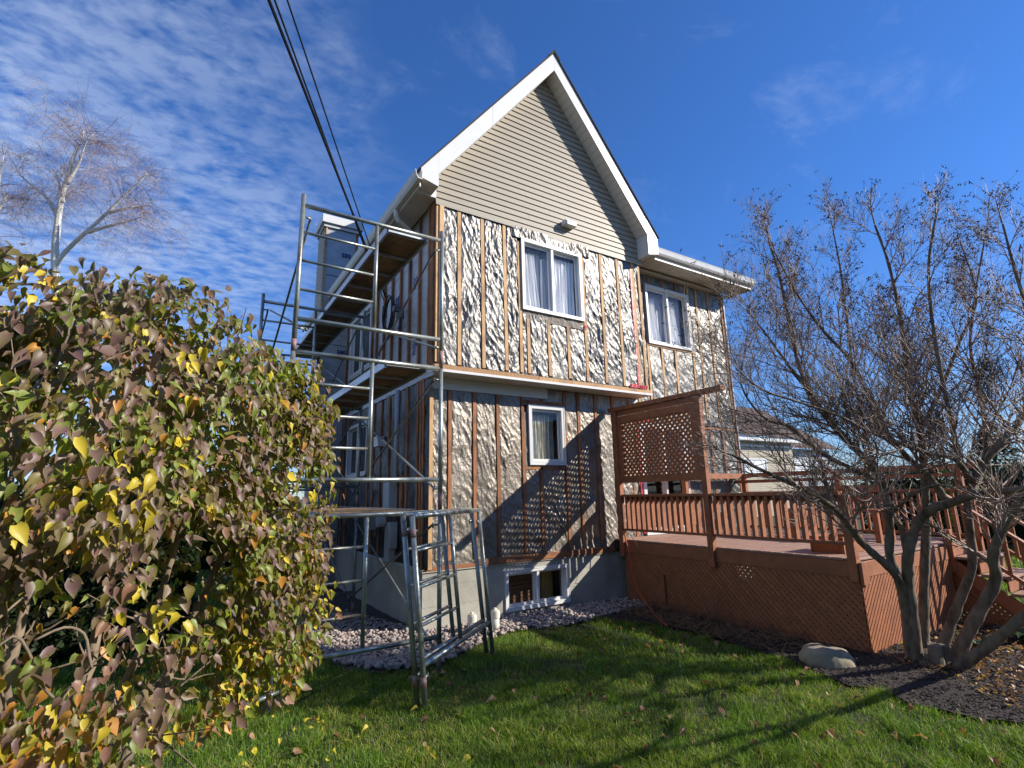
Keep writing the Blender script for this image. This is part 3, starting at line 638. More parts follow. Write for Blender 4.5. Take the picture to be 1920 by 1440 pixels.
for wn, lb in ((SWIN, 'white window in the side wall above the scaffold planks'), (SWIN2, 'white window low on the side wall')):
    window(*wn, -.02, f=lambda v: (XL+v[1], v[0], v[2]), label=lb)
    lmk(HO, 'window_backing', box(wn[0], wn[1], .16, .18, wn[2], wn[3]), M['curtain'])
lmk(HO, 'wood_patch', box(.78, .90, -.02, .01, 1.45, 2.05, .002), M['cedar']); lmk(HO, 'ledger_strip', box(.0, 6.9, -.008, .0, .748, .79, .002), M['meter'])
# blue printed marks on the boards
def marks(y, z, s, f, seed):
    rd = random.Random(seed); o = []
    for r_ in range(2):
        n_ = 4 if r_ == 0 else rd.choice((1, 2, 3)); st = 4-n_
        for k in range(n_):
            u = y+(k+st)*s*.62; v = z-r_*s*1.1; kind = rd.randrange(4); th = s*.2
            bars = {0: [(0, 0, th, s), (0, s-th, s*.5, s), (0, 0, s*.5, th), (s*.5-th, 0, s*.5, s)], 1: [(0, 0, th, s), (s*.5-th, 0, s*.5, s), (0, s*.4, s*.5, s*.4+th)],
                    2: [(0, s-th, s*.5, s), (0, s*.4, s*.5, s*.4+th), (0, 0, s*.5, th), (0, s*.4, th, s), (s*.5-th, 0, s*.5, s*.5)], 3: [(0, 0, th, s), (0, 0, s*.5, th), (0, s*.4, s*.4, s*.4+th)]}[kind]
            for a, b, c, d in bars: o.append(f(u+a, u+c, v+b, v+d))
    return join(*o)
sidef = lambda a, b, c, d: ([Vector((XL+v[1], v[0], v[2])) for v in box(a, b, .0095, .0115, c, d, .0002)[0]], [q[::-1] for q in TOPO])
for y, z, s in ((.30, 5.0, .10), (.28, 3.95, .11), (1.52, 4.5, .09), (1.9, 4.3, .1), (4.02, 4.55, .12), (1.1, 4.95, .1), (5.1, 4.4, .12), (5.9, 4.9, .12)):
    mk(HO, 'blue_print', marks(y, z, s, sidef, int(y*100+z*10)), M['blue'])
# chimney chase
CX0, CX1, CY0, CY1, CZ = -.76, -.05, 4.5, 5.15, 7.80
CH = mk(HO, 'chimney', box(CX0, CX1, CY0, CY1, 0, CZ), M['panel'], label='tall boxed chimney chase with white cap')
mk(CH, 'chimney_cap', join(box(CX0-.10, CX1+.10, CY0-.10, CY1+.1, CZ+.02, CZ+.21), box(CX0-.05, CX1+.05, CY0-.05, CY1+.05, CZ-.06, CZ+.019)), M['white'])
mk(CH, 'corner_trim', box(CX1-.13, CX1+.005, CY0-.015, CY0, 0, CZ-.06), M['meter']); mk(CH, 'corner_trim', box(CX1-.04, CX1+.02, CY0-.03, CY0-.0155, 0, CZ-.06), M['cedar'])
mk(CH, 'corner_trim', box(CX0, CX0+.035, CY0-.025, CY0-.001, 5.2, CZ-.06), M['pine']); mk(CH, 'corner_trim', box(CX0-.03, CX0+.02, CY0-.026, CY0-.001, .2, 5.19), M['cedar'])
z = 5.4
while z < CZ-.1: mk(CH, 'siding_board', plank((CX0-.014, CY0-.01, z+.05), (CX0-.014, CY1, z+.05), .1, .012, (-1, 0, -.22)), M['siding']); z += .1
for z in (4.2, 5.0, 5.8, 6.6): mk(CH, 'panel_seam', box(CX0+.04, CX1-.15, CY0-.008, CY0-.0005, z, z+.008, .0005), M['sheath'])
for z in (7.1, 6.0, 4.8): mk(CH, 'blue_print', marks(CX0+.38, z, .10, lambda a, b, c, d: box(a, b, CY0-.010, CY0-.0015, c, d, .0002), int(z*10)), M['blue'])
# meters and conduit on the side wall
cd = mk(HO, 'service_conduit', tube([(-.29, .86, 3.35), (-.29, .86, 1.9)], .035, 10), M['meter'], smooth=True)
mb = mk(HO, 'meter_box', box(-.36, -.215, .95, 1.22, 1.45, 1.95, .01), M['meter'], label='grey electric box below the conduit')
mk(mb, 'meter_dial', tube([(-.36, 1.13, 1.38), (-.46, 1.13, 1.38)], .09, 20), M['meter'])
mk(HO, 'junction_box', box(-.34, -.215, .92, 1.15, .98, 1.36, .01), M['meter']); mk(HO, 'junction_box', box(-.33, -.215, 1.0, 1.18, .80, 1.12, .01), M['meter']); mk(HO, 'junction_box', box(-.36, -.215, 1.9, 2.15, 1.2, 1.42, .01), M['meter'])
mk(HO, 'vent_hood', prism([(1.60, 2.55), (1.85, 2.55), (1.85, 2.72), (1.68, 2.72)], lambda u, v, t: (t, u, v), -.33, -.21), M['white'])
# coiled service cable
coil = []
for i in range(64):
    a = i*.31; rd_ = .30+.02*math.sin(i*.7); coil.append((-.27-.0012*i, 1.35+rd_*.75*math.cos(a), 4.75+rd_*math.sin(a)))
mk(HO, 'cable_coil', tube(coil, .011, 6), M['cable'], label='black cable coiled on the side wall'); mk(HO, 'cable_tail', tube([(-.27, .9, 4.5), (-.28, .85, 4.2), (-.27, .88, 3.9), (-.27, .86, 3.4)], .012, 6), M['cable'])
mk(HO, 'cable_tail', tube([(-.35, 1.35, 5.1), (-.3, .95, 4.75), (-.32, .8, 4.55), (-.3, .75, 4.4), (-.3, .9, 4.35)], .008, 6), M['cable'])
mk(HO, 'cable_clamp', join(box(-.40, -.22, .84, .90, 4.62, 4.72, .01), box(-.36, -.24, .78, .84, 4.5, 4.6, .01)), M['galv_dark'])
for i, (tp, wl, lb) in enumerate((((-2.80, -2.96, 5.70), (-.42, 1.28, 4.95), 'leftmost and thinnest'), ((-2.79, -2.97, 5.54), (-.40, 1.25, 5.0), 'thick'), ((-2.70, -3.02, 5.655), (-.40, 1.18, 4.97), 'rightmost'))):
    a, b = Vector(wl), Vector(tp); d = (b-a); e = a+d*3.4; pts = []
    for k in range(25):
        s = k/24; p_ = a.lerp(e, s); pts.append(p_+Vector((0, 0, .0)))
    cb = mk(None, 'overhead_cable', tube(pts, (.009, .014, .008)[i], 6), M['cable'], cat='cable', group='overhead service cables', label=('thinner black overhead cable, leftmost of the three running up from the wall', 'thickest black overhead cable, middle one of the three above the scaffold', 'thin black overhead cable, rightmost of the three above the scaffold')[i])

# ================================================================== DECK
XD, YC, ZT, ZB = 3.278, -3.74, .96, .766
DK = root('deck', (XD, YC, 0), 'raised reddish brown wooden deck with lattice skirt, railing and privacy screen', 'deck')
XE = 6.72
y = YC+.02
while y < -.08:
    mk(DK, 'deck_board', box(XD+.0, XE, y, y+.132, ZT-.028, ZT, .004), M['deck_board']); y += .138
mk(DK, 'rim_board', box(XD-.02, XD+.018, YC, -.14, ZB, ZT-.03), M['deck']); mk(DK, 'rim_board', box(XD-.02, XE, YC-.02, YC-.001, ZB, ZT-.03), M['deck'])
mk(DK, 'rim_board', box(XE, XE+.04, YC, -.14, ZB, ZT-.03), M['deck'])
mk(DK, 'deck_joist', join(*[box(XD+.05+i*.4, XD+.09+i*.4, YC+.01, -.2, ZB, ZT-.03, .001) for i in range(9)]), M['deck'])
def lattice(parent, u0, u1, v0, v1, pitch, sw_, f, th=.007, mat_=M['deck'], name='lattice_slat'):
    w2_ = sw_/2*math.sqrt(2); c = pitch*math.sqrt(2)
    for s in (1, -1):
        k = u0-(v1-v0) if s == 1 else u0
        k0 = math.floor(k/c)*c
        while k0 < u1+(v1-v0 if s == -1 else 0)+c:
            # strip: u - s*(v-v0) in [k0-w2,k0+w2]
            poly = [(u0, v0), (u1, v0), (u1, v1), (u0, v1)]
            poly = clip(poly, 1, -s, k0+w2_-s*v0); poly = clip(poly, -1, s, -(k0-w2_)+s*v0) if poly else poly
            if len(poly) >= 3:
                A = abs(sum(poly[i][0]*poly[(i+1) % len(poly)][1]-poly[(i+1) % len(poly)][0]*poly[i][1] for i in range(len(poly))))/2
                if A > 4e-4: mk(parent, name, prism(poly, f, *((0, th) if s == 1 else (th+.0006, 2*th+.0006))), mat_)
            k0 += c
# lattice skirts
sk = mk(DK, 'skirt_panel', join(box(XD+.01, XD+.03, YC+.02, -.2, .0, .04)), M['deck'])
lattice(sk, YC+.01, -.2, -.02, ZB-.002, .054, .0405, lambda u, v, t: (XD-.012+t, u, v))
sk2 = mk(DK, 'skirt_panel', join(box(XD+.03, 5.66, YC+.012, YC+.03, .0, .04)), M['deck'], label='sunlit lattice skirt facing the bare tree')
lattice(sk2, XD-.01, 5.66, -.02, ZB-.002, .054, .0405, lambda u, v, t: (u, YC-.012+t, v))
sk3 = mk(DK, 'skirt_panel', box(XE-.02, XE, YC+.02, -.2, 0, ZB), M['deck'])
# posts of the left side
def post(x, y, z0, z1, s=.09, p=DK): return mk(p, 'post', box(x-s/2, x+s/2, y-s/2, y+s/2, z0, z1, .005), M['deck'])
post(XD-.03, -.20, .70, 3.08); post(XD-.03, -1.92, .70, 3.08); post(XD-.03, YC+.03, .73, 1.64); post(XD-.03, -1.0, .0, .5, .06)
mk(DK, 'fascia_corner', box(XD-.055, XD+.08, YC-.055, YC-.021, .0+.70, ZT-.03), M['deck'])
# left railing
RT = 1.681
mk(DK, 'top_rail', box(XD-.045, XD+.055, -1.875, -.25, RT-.04, RT), M['deck']); mk(DK, 'top_rail', box(XD-.045, XD+.055, YC+.08, -1.97, RT-.04, RT), M['deck'])
for a, b in ((-1.875, -.25), (YC+.08, -1.97)):
    mk(DK, 'bottom_rail', box(XD-.035, XD+.045, a, b, 1.10, 1.135), M['deck']); mk(DK, 'sub_rail', box(XD+.03, XD+.05, a, b, RT-.1, RT-.041), M['deck'])
y = -.32
while y > YC+.15:
    if abs(y+1.92) > .06: mk(DK, 'baluster', box(XD-.032, XD+.040, y-.019, y+.019, 1.136, RT-.041, .002), M['deck'])
    y -= .107
# privacy screen
PS = mk(DK, 'privacy_screen', ring(-1.87, -.25, 1.86, 2.99, .10, -.03, .03), M['deck'], label='lattice privacy screen at the house end of the deck')
PS.data.transform(Matrix(((0, 1, 0, 0), (1, 0, 0, 0), (0, 0, 1, 0), (0, 0, 0, 1))))
bpy.data.objects.remove(PS)
fr_ = ring(-1.875, -.245, 1.87, 2.99, .11, XD-.045, XD+.0)
PS = mk(DK, 'privacy_screen', ([Vector((v[1], v[0], v[2])) for v in fr_[0]], [q[::-1] for q in fr_[1]]), M['deck'], label='lattice privacy screen at the house end of the deck')
lattice(PS, -1.80, -.33, 1.95, 2.91, .0665, .038, lambda u, v, t: (XD-.028+t, u, v))
mk(DK, 'top_beam', box(XD-.075, XD+.045, -2.34, -.06, 3.085, 3.155, .006), M['deck'], label='long beam over the privacy screen'); mk(DK, 'beam_board', box(XD-.035, XD+.0, -1.87, -.25, 3.0, 3.084), M['deck'])
# far railing along x = XE and raised wind screen rail
post(XE, YC+.05, ZT, 2.02); post(XE, -2.0, ZT, 2.0); post(XE, -.2, ZT, 2.0); post(5.0, -.12, ZT, 2.0)
mk(DK, 'top_rail', box(XE-.05, XE+.05, YC+.1, -.25, 1.63, 1.67), M['deck']); mk(DK, 'bottom_rail', box(XE-.035, XE+.035, YC+.1, -.25, ZT+.02, ZT+.06), M['deck'])
mk(DK, 'wind_rail', box(XE-.06, XE+.03, -4.0, .0, 1.95, 2.03), M['deck']); mk(DK, 'wind_rail', box(XE-.03, XE+.0, -4.0, .0, 1.84, 1.90), M['deck']); 
mk(DK, 'wind_rail', box(4.2, XE-.07, -.22, -.14, 1.93, 2.03), M['deck'])
y = YC+.17
while y < -.3:
    mk(DK, 'baluster', box(XE-.02, XE+.02, y-.019, y+.019, ZT+.061, 1.629, .002), M['deck']); y += .107
# stairs going down towards the camera side
SX0, SX1 = 5.70, 6.66
for k in range(4):
    zt = .80-.195*k; y1 = YC-.05-.245*k
    for q in range(2): mk(DK, 'stair_tread', box(SX0-.02, SX1+.02, y1-.30+.142*q+.012, y1-.30+.142*q+.148, zt-.035, zt, .005), M['deck_board'])
    mk(DK, 'stair_riser', box(SX0+.02, SX1-.02, y1-.25-.02+.268, y1-.25+.268, zt+.001, zt+.158), M['deck'])
def sloped(x0, x1, y0, z0, y1, z1, th, name, m_=M['deck'], **kw):
    return mk(DK, name, prism([(y0, z0), (y1, z1), (y1, z1-th), (y0, z0-th)], lambda u, v, t: (t, u, v), x0, x1), m_, **kw)
for xx in (SX0, SX1):
    sloped(xx-.02, xx+.02, YC-.005, .80, YC-1.12, -.08, .20, 'stair_stringer')
    sloped(xx-.045, xx+.045, YC-.02, 1.66, YC-1.12, .74, .04, 'stair_handrail'); sloped(xx-.02, xx+.02, YC-.02, 1.12, YC-1.12, .22, .05, 'stair_bottom_rail')
    for k in range(7):
        yy = YC-.14-.15*k; zt = 1.12-(YC-yy)*.82-.0; mk(DK, 'baluster', box(xx-.019, xx+.019, yy-.019, yy+.019, zt-.0, zt+.50-.0, .002), M['deck'])
    post(xx, YC-.02 if xx < 6 else YC-.05, .6, 1.14 if xx < 6 else 1.7); post(xx, YC-1.16, 0, .80)
lp = [(YC-.01, -.02), (YC-.98, -.02), (YC-.01, .72)]
sk4 = mk(DK, 'skirt_panel', box(SX0-.01, SX0+.02, YC-.9, YC-.03, 0, .03), M['deck'])
for s in (1, -1):
    for k in range(-16, 18):
        poly = list(lp); c = k*.076; poly = clip(poly, 1, -s, YC+c+.026); poly = clip(poly, -1, s, -(YC+c-.026)) if len(poly) > 2 else []
        if len(poly) >= 3: mk(sk4, 'lattice_slat', prism(poly, lambda u, v, t: (SX0-.002+t, u, v), *((0, .007) if s == 1 else (.0075, .0145))), M['deck'])
# bench on the deck
BN = root('bench', (5.5, -2.6, ZT), 'reddish brown slatted bench standing on the deck near the far railing', 'bench')
for i in range(4): mk(BN, 'seat_slat', box(5.2+.1*i, 5.29+.1*i, -3.2, -1.9, 1.38, 1.41), M['deck'])
for yy in (-3.15, -1.95):
    for xx in (5.22, 5.55): mk(BN, 'leg', box(xx-.035, xx+.035, yy-.035, yy+.035, ZT, 1.379), M['deck'])
    mk(BN, 'back_post', box(5.60, 5.65, yy-.03, yy+.03, ZT, 1.82), M['deck'])
for z in (1.5, 1.65): mk(BN, 'back_slat', box(5.575, 5.599, -3.2, -1.9, z, z+.1), M['deck'])
PL = root('planter', (3.9, -3.3, ZT), 'low dark square planter on the deck corner behind the balusters', 'planter')
mk(PL, 'planter_box', join(box(3.62, 4.1, -3.45, -3.43, ZT, 1.15), box(3.62, 4.1, -3.08, -3.06, ZT, 1.15), box(3.62, 3.64, -3.429, -3.081, ZT, 1.15), box(4.08, 4.1, -3.429, -3.081, ZT, 1.15)), M['cedar'])
mk(PL, 'potting_soil', box(3.641, 4.079, -3.428, -3.082, 1.08, 1.11), M['mulch'])
# orange cord hanging from the deck rim
pts = []
for k in range(30):
    s = k/29
    if s < .3: pts.append((XD-.10-.02*math.sin(k), -.35-.1*s, .92-2.6*s*.85))
    else: q = (s-.3)/.7; pts.append((XD-.12-.95*q, -.40-1.3*q, max(.03, .26*(1-q)**2+.03)))
pts = [(XD-.10, -.30, 1.08), (XD-.13, -.36, .98), (XD-.11, -.40, .80), (XD-.13, -.45, .50), (XD-.20, -.62, .25), (XD-.35, -.95, .10), (XD-.6, -1.35, .04), (XD-.85, -1.75, .035)]
mk(None, 'extension_cord', tube(pts, .0075, 6), M['cord'], smooth=True, label='orange cord hanging from the deck rim down to the lawn', cat='cord')
mk(None, 'thin_wire', tube([(XD-.08, -.27, 1.12), (XD-.15, -.5, 1.05), (XD-.14, -.62, .9), (XD-.12, -.5, .78), (XD-.15, -.35, .6), (XD-.3, -.6, .3), (XD-.5, -.8, .05)], .004, 5), M['straw'], smooth=True, label='thin tan wire looping off the deck corner beside the orange cord', cat='wire')

# ================================================================== SCAFFOLD
TR = .024
def frame(parent, P, tag='scaffold_frame', top=None, lbl=None, stub=.1, couple=True):
    """P(u,v) -> world: u 0..1.57 across, v 0..1.57 up. Returns the frame part (one welded mesh) with its tubes as sub-parts"""
    Wd = 1.56; H = 1.565
    fr = mk(parent, tag, tube([P(0, 0), P(0, H+stub)], TR, 12), M['galv'], smooth=True, label=lbl)
    def T(nm, a, b, r=TR, m_=M['galv']): return mk(fr, nm, tube([P(*a), P(*b)], r, 12), m_, smooth=True)
    T('standard', (Wd, 0), (Wd, H+stub))
    T('top_bar', (TR, H-.0), (Wd-TR, H-.0)); T('bottom_bar', (TR, .335), (Wd-TR, .335)); T('inner_tube', (Wd*.5, .36), (Wd*.5, H-.024), .021)
    for z in (.335+.31, .335+.62, .335+.93): T('rung', (TR, z), (Wd*.5-.021, z), .015)
    for u in (0, Wd):
        s_ = 1 if u == 0 else -1
        for z in (H-.13, .24):
            T('brace_lock', (u+s_*.02, z), (u+s_*.085, z), .011, M['galv']); T('brace_pin', (u+s_*.08, z-.035), (u+s_*.08, z+.02), .008, M['galv_dark'])
    if couple:
        T('red_band', (0, .02), (0, .12), TR*1.04, M['redpaint']); T('red_band', (Wd, .05), (Wd, .20), TR*1.04, M['redpaint'])
    return fr
SC = root('scaffold', (-1.4, 1.6, 0), 'three level tubular steel scaffold standing along the stripped side wall', 'scaffold')
LV = [0, 1.57, 3.14]
ROWS = [-1.5, 1.6, 4.7]
for ri, yr in enumerate(ROWS):
    for li, z0 in enumerate(LV):
        def P(u, v, yr=yr, z0=z0): return Vector((-2.20+u, yr+.004*math.sin(u*3), z0+v))
        frame(SC, P, 'frame', stub=.12 if li == 2 else .0)
    for u in (0, 1.56): mk(SC, 'base_plate', box(-2.20+u-.06, -2.20+u+.06, yr-.06, yr+.06, -.005, .006), M['galv_dark'])
# outrigger stub at the near left foot
mk(SC, 'foot_tube', tube([(-2.42, -1.62, .10), (-1.98, -1.42, .13)], .02, 10), M['galv'], smooth=True)
for y0, y1 in zip(ROWS, ROWS[1:]):
    for li, z0 in enumerate(LV):
        for x in (-2.12, -.72):
            mk(SC, 'cross_brace', tube([(x, y0+.02, z0+1.43), (x, y1-.02, z0+.24)], .013, 8), M['galv_dark'], smooth=True)
            mk(SC, 'cross_brace', tube([(x+.03, y0+.02, z0+.24), (x+.03, y1-.02, z0+1.43)], .013, 8), M['galv'] if x > -1 else M['galv_dark'], smooth=True)
def deckplank(x0, x1, y0, y1, z, lab):
    t_ = root('scaffold_plank', ((x0+x1)/2, (y0+y1)/2, z), lab, 'plank', 'planks on the scaffold')
    mk(t_, 'plywood_deck', box(x0+.03, x1-.03, y0+.03, y1-.03, z+.03, z+.042, .001), M['ply'])
    for a in (x0, x1-.028): mk(t_, 'side_rail', prism([(a, z-.035), (a+.028, z-.035), (a+.028, z-.025), (a+.010, z-.025), (a+.010, z+.045), (a+.028, z+.045), (a+.028, z+.052), (a, z+.052)], lambda u, v, t: (u, t, v), y0, y1), M['alu'])
    n_ = 5
    for k in range(n_+1):
        yy = y0+.06+(y1-y0-.12)*k/n_; mk(t_, 'cross_rib', join(box(x0+.03, x1-.03, yy-.03, yy-.008, z+.0, z+.029, .001), box(x0+.03, x1-.03, yy+.008, yy+.03, z+.0, z+.029, .001)), M['alu'])
    for a in (x0+.02, x1-.02):
        for b, s in ((y0, 1), (y1, -1)):
            mk(t_, 'hook', tube([(a, b+s*.03, z+.02), (a, b-s*.0, z+.045), (a, b-s*.02, z+.038), (a, b-s*.03, z+.0)], .011, 6), M['rust'])
    return t_
for li, zt in enumerate((1.565, 3.135, 4.705)):
    for k, (y0, y1) in enumerate(zip(ROWS, ROWS[1:])):
        x0 = (-1.86, -1.28, -1.30)[li]
        x1 = x0+(.95 if li == 0 else .50)
        deckplank(x0, x1, y0+.035, y1-.035, zt+.0-.012, '%s on the %s level, %s bay' % ('long aluminium framed plywood scaffold plank', ('lowest', 'middle', 'top')[li], ('near', 'far')[k]))
# two spare frames leaning together in front
A, B = Vector((-1.12, -2.30, 0)), Vector((.08, -1.33, 0)); du = (B-A).normalized(); per = Vector((-du.y, du.x, 0))
for k in range(2):
    t_ = root('leaning_frame', (A+B)/2-per*(-.075*k), ('spare scaffold frame leaning in front, nearer of the strapped pair', 'spare scaffold frame leaning in front, farther of the strapped pair')[k], 'scaffold frame', 'spare scaffold frames leaning together')
    off = per*(.075*k); ln = .10
    def P(u, v, off=off, k=k): return A+off+du*u+per*(v*(ln+.012*k))+Vector((0, 0, v*.993+.005+.01*k))
    frame(t_, P, 'frame', stub=.0, couple=False)
    mk(t_, 'rust_band', tube([P(0, .17), P(0, .25)], TR*1.08, 12), M['redpaint'], smooth=True); mk(t_, 'rust_band', tube([P(0, 1.38), P(0, 1.45)], TR*1.05, 12), M['redpaint'], smooth=True)

# PVC pipes
for (x, y, h), lb in (((.30, -.45, .24), 'short white capped plastic pipe standing in the gravel, left of the two'), ((.63, -.47, .25), 'short white capped plastic pipe standing in the gravel, right of the two')):
    t_ = root('plastic_pipe', (x, y, 0), lb, 'pipe', 'white pipes in the gravel')
    mk(t_, 'pipe_body', tube([(x, y, -.05), (x, y, h-.07)], .052, 20), M['pvc'], smooth=True); mk(t_, 'pipe_collar', tube([(x, y, h-.09), (x, y, h-.01)], .061, 20), M['pvc'], smooth=False); mk(t_, 'pipe_cap', join(tube([(x, y, h-.01), (x, y, h+.005)], .05, 20), box(x-.02, x+.02, y-.02, y+.02, h+.005, h+.03)), M['pvc'])

# ================================================================== STONES, ROCK, MULCH, LEAVES, GRASS
def ico(sub=1):
    b = bmesh.new(); bmesh.ops.create_icosphere(b, subdivisions=sub, radius=1); v = np.array([x.co[:] for x in b.verts]); f = np.array([[q.index for q in p.verts] for p in b.faces]); b.free(); return v, f
icv, icf = ico(1); icv2, icf2 = ico(2)
def np_mesh(name, V, F, mats, mi=None, smooth=False, parent=None, k=3, **kw):
    me = bpy.data.meshes.new(name); V = np.asarray(V, 'f'); F = np.asarray(F, 'i'); n_ = len(F)
    me.vertices.add(len(V)); me.vertices.foreach_set('co', V.ravel()); me.loops.add(n_*k); me.loops.foreach_set('vertex_index', F.ravel())
    me.polygons.add(n_); me.polygons.foreach_set('loop_start', np.arange(0, n_*k, k, dtype='i')); me.polygons.foreach_set('loop_total', np.full(n_, k, 'i'))
    for m_ in mats: me.materials.append(m_)
    if mi is not None: me.polygons.foreach_set('material_index', np.asarray(mi, 'i'))
    me.polygons.foreach_set('use_smooth', np.full(n_, smooth)); me.update(calc_edges=True); me.validate()
    return put(me, name, None, parent, **kw)
def scat(poly, n_, seed, mind=.0):
    r_ = np.random.default_rng(seed); P = np.array(poly); o = []
    lo, hi = P.min(0), P.max(0)
    while sum(len(q) for q in o) < n_:
        q = r_.uniform(lo, hi, (n_*2, 2)); o.append(q[pip(q[:, 0], q[:, 1], poly)])
    return np.concatenate(o)[:n_]
stv = []
for k in range(6):
    v = icv2.copy() if False else icv.copy(); r_ = np.random.default_rng(k)
    v = v*(1+r_.uniform(-.16, .16, (len(v), 1)))*np.array([1, r_.uniform(.65, .9), r_.uniform(.5, .7)]); stv.append(v)
SP = scat([(x, y) for x, y in GRAVEL if y < 6], 5200, 3)
dist = np.hypot(SP[:, 0]+3.0, SP[:, 1]+6.7); ordr = np.argsort(dist); SP = SP[ordr]
stme = []
for k in range(6):
    me = mesh(stv[k].tolist(), icf.tolist(), 'river_stone'); me.materials.append(M['stone%d' % (k % 4)]); me.polygons.foreach_set('use_smooth', [True]*len(me.polygons)); stme.append(me)
r_ = np.random.default_rng(5)
VV, FF, MI = [], [], []; base = 0
for i, (x, y) in enumerate(SP):
    s = r_.uniform(.018, .036); a = r_.uniform(0, 6.28); z = .012+s*.35+gz(x, y)+(r_.uniform(0, .03) if r_.random() < .5 else 0)
    if i < 280:
        o = bpy.data.objects.new('river_stone', stme[i % 6]); link(o); o.parent = grav_bed
        o.location = Vector((x, y, z+.012))-WL[grav_bed.name]; s2 = s*1.25; o.scale = (s2, s2, s2); o.rotation_euler = (r_.uniform(-.4, .4), r_.uniform(-.4, .4), a); continue
    v = stv[i % 6]*s; c_, s_ = math.cos(a), math.sin(a); v = v@np.array([[c_, s_, 0], [-s_, c_, 0], [0, 0, 1]]); VV.append(v+np.array([x, y, z])); FF.append(icf+base); base += len(v); MI += [r_.integers(4)]*len(icf)
np_mesh('gravel_stones', np.concatenate(VV), np.concatenate(FF), [M['stone%d' % k] for k in range(4)], MI, True, kind='stuff', cat='gravel', label='rounded pinkish grey river stones filling the bed along the foundation')
# boulder
bv = ico(3); v = bv[0].copy()
for i in range(len(v)):
    p_ = Vector(v[i]); d = 1+.22*noise.noise(p_*1.3+Vector((3, 1, 5)))+.09*noise.noise(p_*3.2)+.05*noise.noise(p_*7)+.025*noise.noise(p_*16); q = p_*d
    q.x *= .25; q.y *= .19; q.z *= .17; q.z = min(q.z, .135+.02*noise.noise(p_*2)-.12*(q.x+.05 if q.x > -.05 else 0)*1.5); v[i] = q
ang = R(-40); v = v@np.array([[math.cos(ang), math.sin(ang), 0], [-math.sin(ang), math.cos(ang), 0], [0, 0, 1]])
rk = np_mesh('boulder', v+np.array([2.62, -3.62, .04]), bv[1], [M['rockm']], None, True, cat='boulder', label='tan flat topped boulder on the mulch in front of the deck corner')
# mulch chips
CP = scat([p for p in MULCH if p[0] < 6.5], 9000, 9); VV, FF = [], []; base = 0; r_ = np.random.default_rng(11)
q = np.array([[-1, -.35, 0], [1, -.25, .0], [.9, .3, .12], [-.9, .35, .1], [0, 0, .35]]); qf = np.array([[0, 1, 4], [1, 2, 4], [2, 3, 4], [3, 0, 4]])
for x, y in CP:
    s = r_.uniform(.008, .026); a, b, c = r_.uniform(0, 6.28), r_.uniform(-.5, .5), r_.uniform(-.5, .5)
    Mx = np.array(Matrix.Rotation(a, 3, 'Z')@Matrix.Rotation(b, 3, 'X')@Matrix.Rotation(c, 3, 'Y')); VV.append((q*s)@Mx.T+np.array([x, y, .022+gz(x, y)])); FF.append(qf+base); base += 5
np_mesh('mulch_chips', np.concatenate(VV), np.concatenate(FF), [M['mulch_chip']], None, False, kind='stuff', cat='mulch', label='dark shredded bark mulch chips around the bare tree')

# leaf shapes (heart shaped, folded on the midrib)
def leafmesh(L_=.075, W=.06, fold=.35, curl=.25, seed=0):
    rd = random.Random(seed); prof = [(0, .0), (.06, .55), (.22, .98), (.42, .92), (.65, .58), (.85, .24), (1, 0)]
    V, F = [], []
    for s, w_ in prof:
        y = s*L_; z = -curl*L_*s*s+.01*L_*math.sin(s*9+seed)
        wv = w_*W/2; lift = fold*wv
        V += [(-wv, y-(.10*L_ if 0 < s < .1 else 0), z+lift*(1+.3*math.sin(seed+s*7))), (0, y, z), (wv, y-(.10*L_ if 0 < s < .1 else 0), z+lift)]
    for i in range(len(prof)-1):
        a = 3*i; F += [(a, a+1, a+4, a+3), (a+1, a+2, a+5, a+4)]
    return V, F
LV_ = [leafmesh(seed=k, W=random.uniform(.034, .050), fold=random.uniform(.25, 1.1), curl=random.uniform(-.1, .9)) for k in range(8)]
def tri_np(vf):
    v = np.array([tuple(p) for p in vf[0]]); f = []
    for q in vf[1]: f += [(q[0], q[1], q[2]), (q[0], q[2], q[3])]
    return v, np.array(f)
LT = [tri_np(x) for x in LV_]
# fallen leaves: loose dry leaves on grass, individual
fl_me = {}
for k in range(4):
    for c in ('dry', 'dry2', 'ly', 'lb'):
        v, f = leafmesh(.062, .044, .9-.2*k, .5+.3*k, seed=10+k); me = mesh(v, f, 'fallen_leaf'); me.materials.append(M[c]); fl_me[c, k] = me
r_ = np.random.default_rng(21); nl = 0
def lawn_ok(x, y): return not (pip([x], [y], GRAVEL)[0] or pip([x], [y], MULCH)[0])
rdl = None
kinds = {'dry': ('tan curled dry leaf lying on the sunlit lawn', 'tan dry leaves on the lawn'), 'dry2': ('dark brown shrivelled leaf lying on the lawn', 'dark brown dead leaves on the lawn'), 'ly': ('bright yellow leaf fallen on the grass near the leafy bush', 'yellow leaves on the lawn')}
def drop(x, y, c, z=.045, s=1.0):
    o = bpy.data.objects.new('fallen_leaf', fl_me[c, int(r_.integers(4))]); link(o); o.location = (x, y, z+gz(x, y)); o.rotation_euler = (r_.uniform(-.6, .6), r_.uniform(-.6, .6), r_.uniform(0, 6.28)); o.scale = (s,)*3
    o['label'], o['group'] = kinds[c]; o['category'] = 'leaf'
while nl < 190:
    x, y = r_.uniform(-3.2, 3.4), r_.uniform(-5.9, -1.0)
    if not lawn_ok(x, y): continue
    if r_.random() > .25+.75*max(0, (x+1.5)/4): continue
    drop(x, y, 'dry' if r_.random() < .45 else 'dry2', s=r_.uniform(.45, 1.3), z=.04); nl += 1
nl = 0
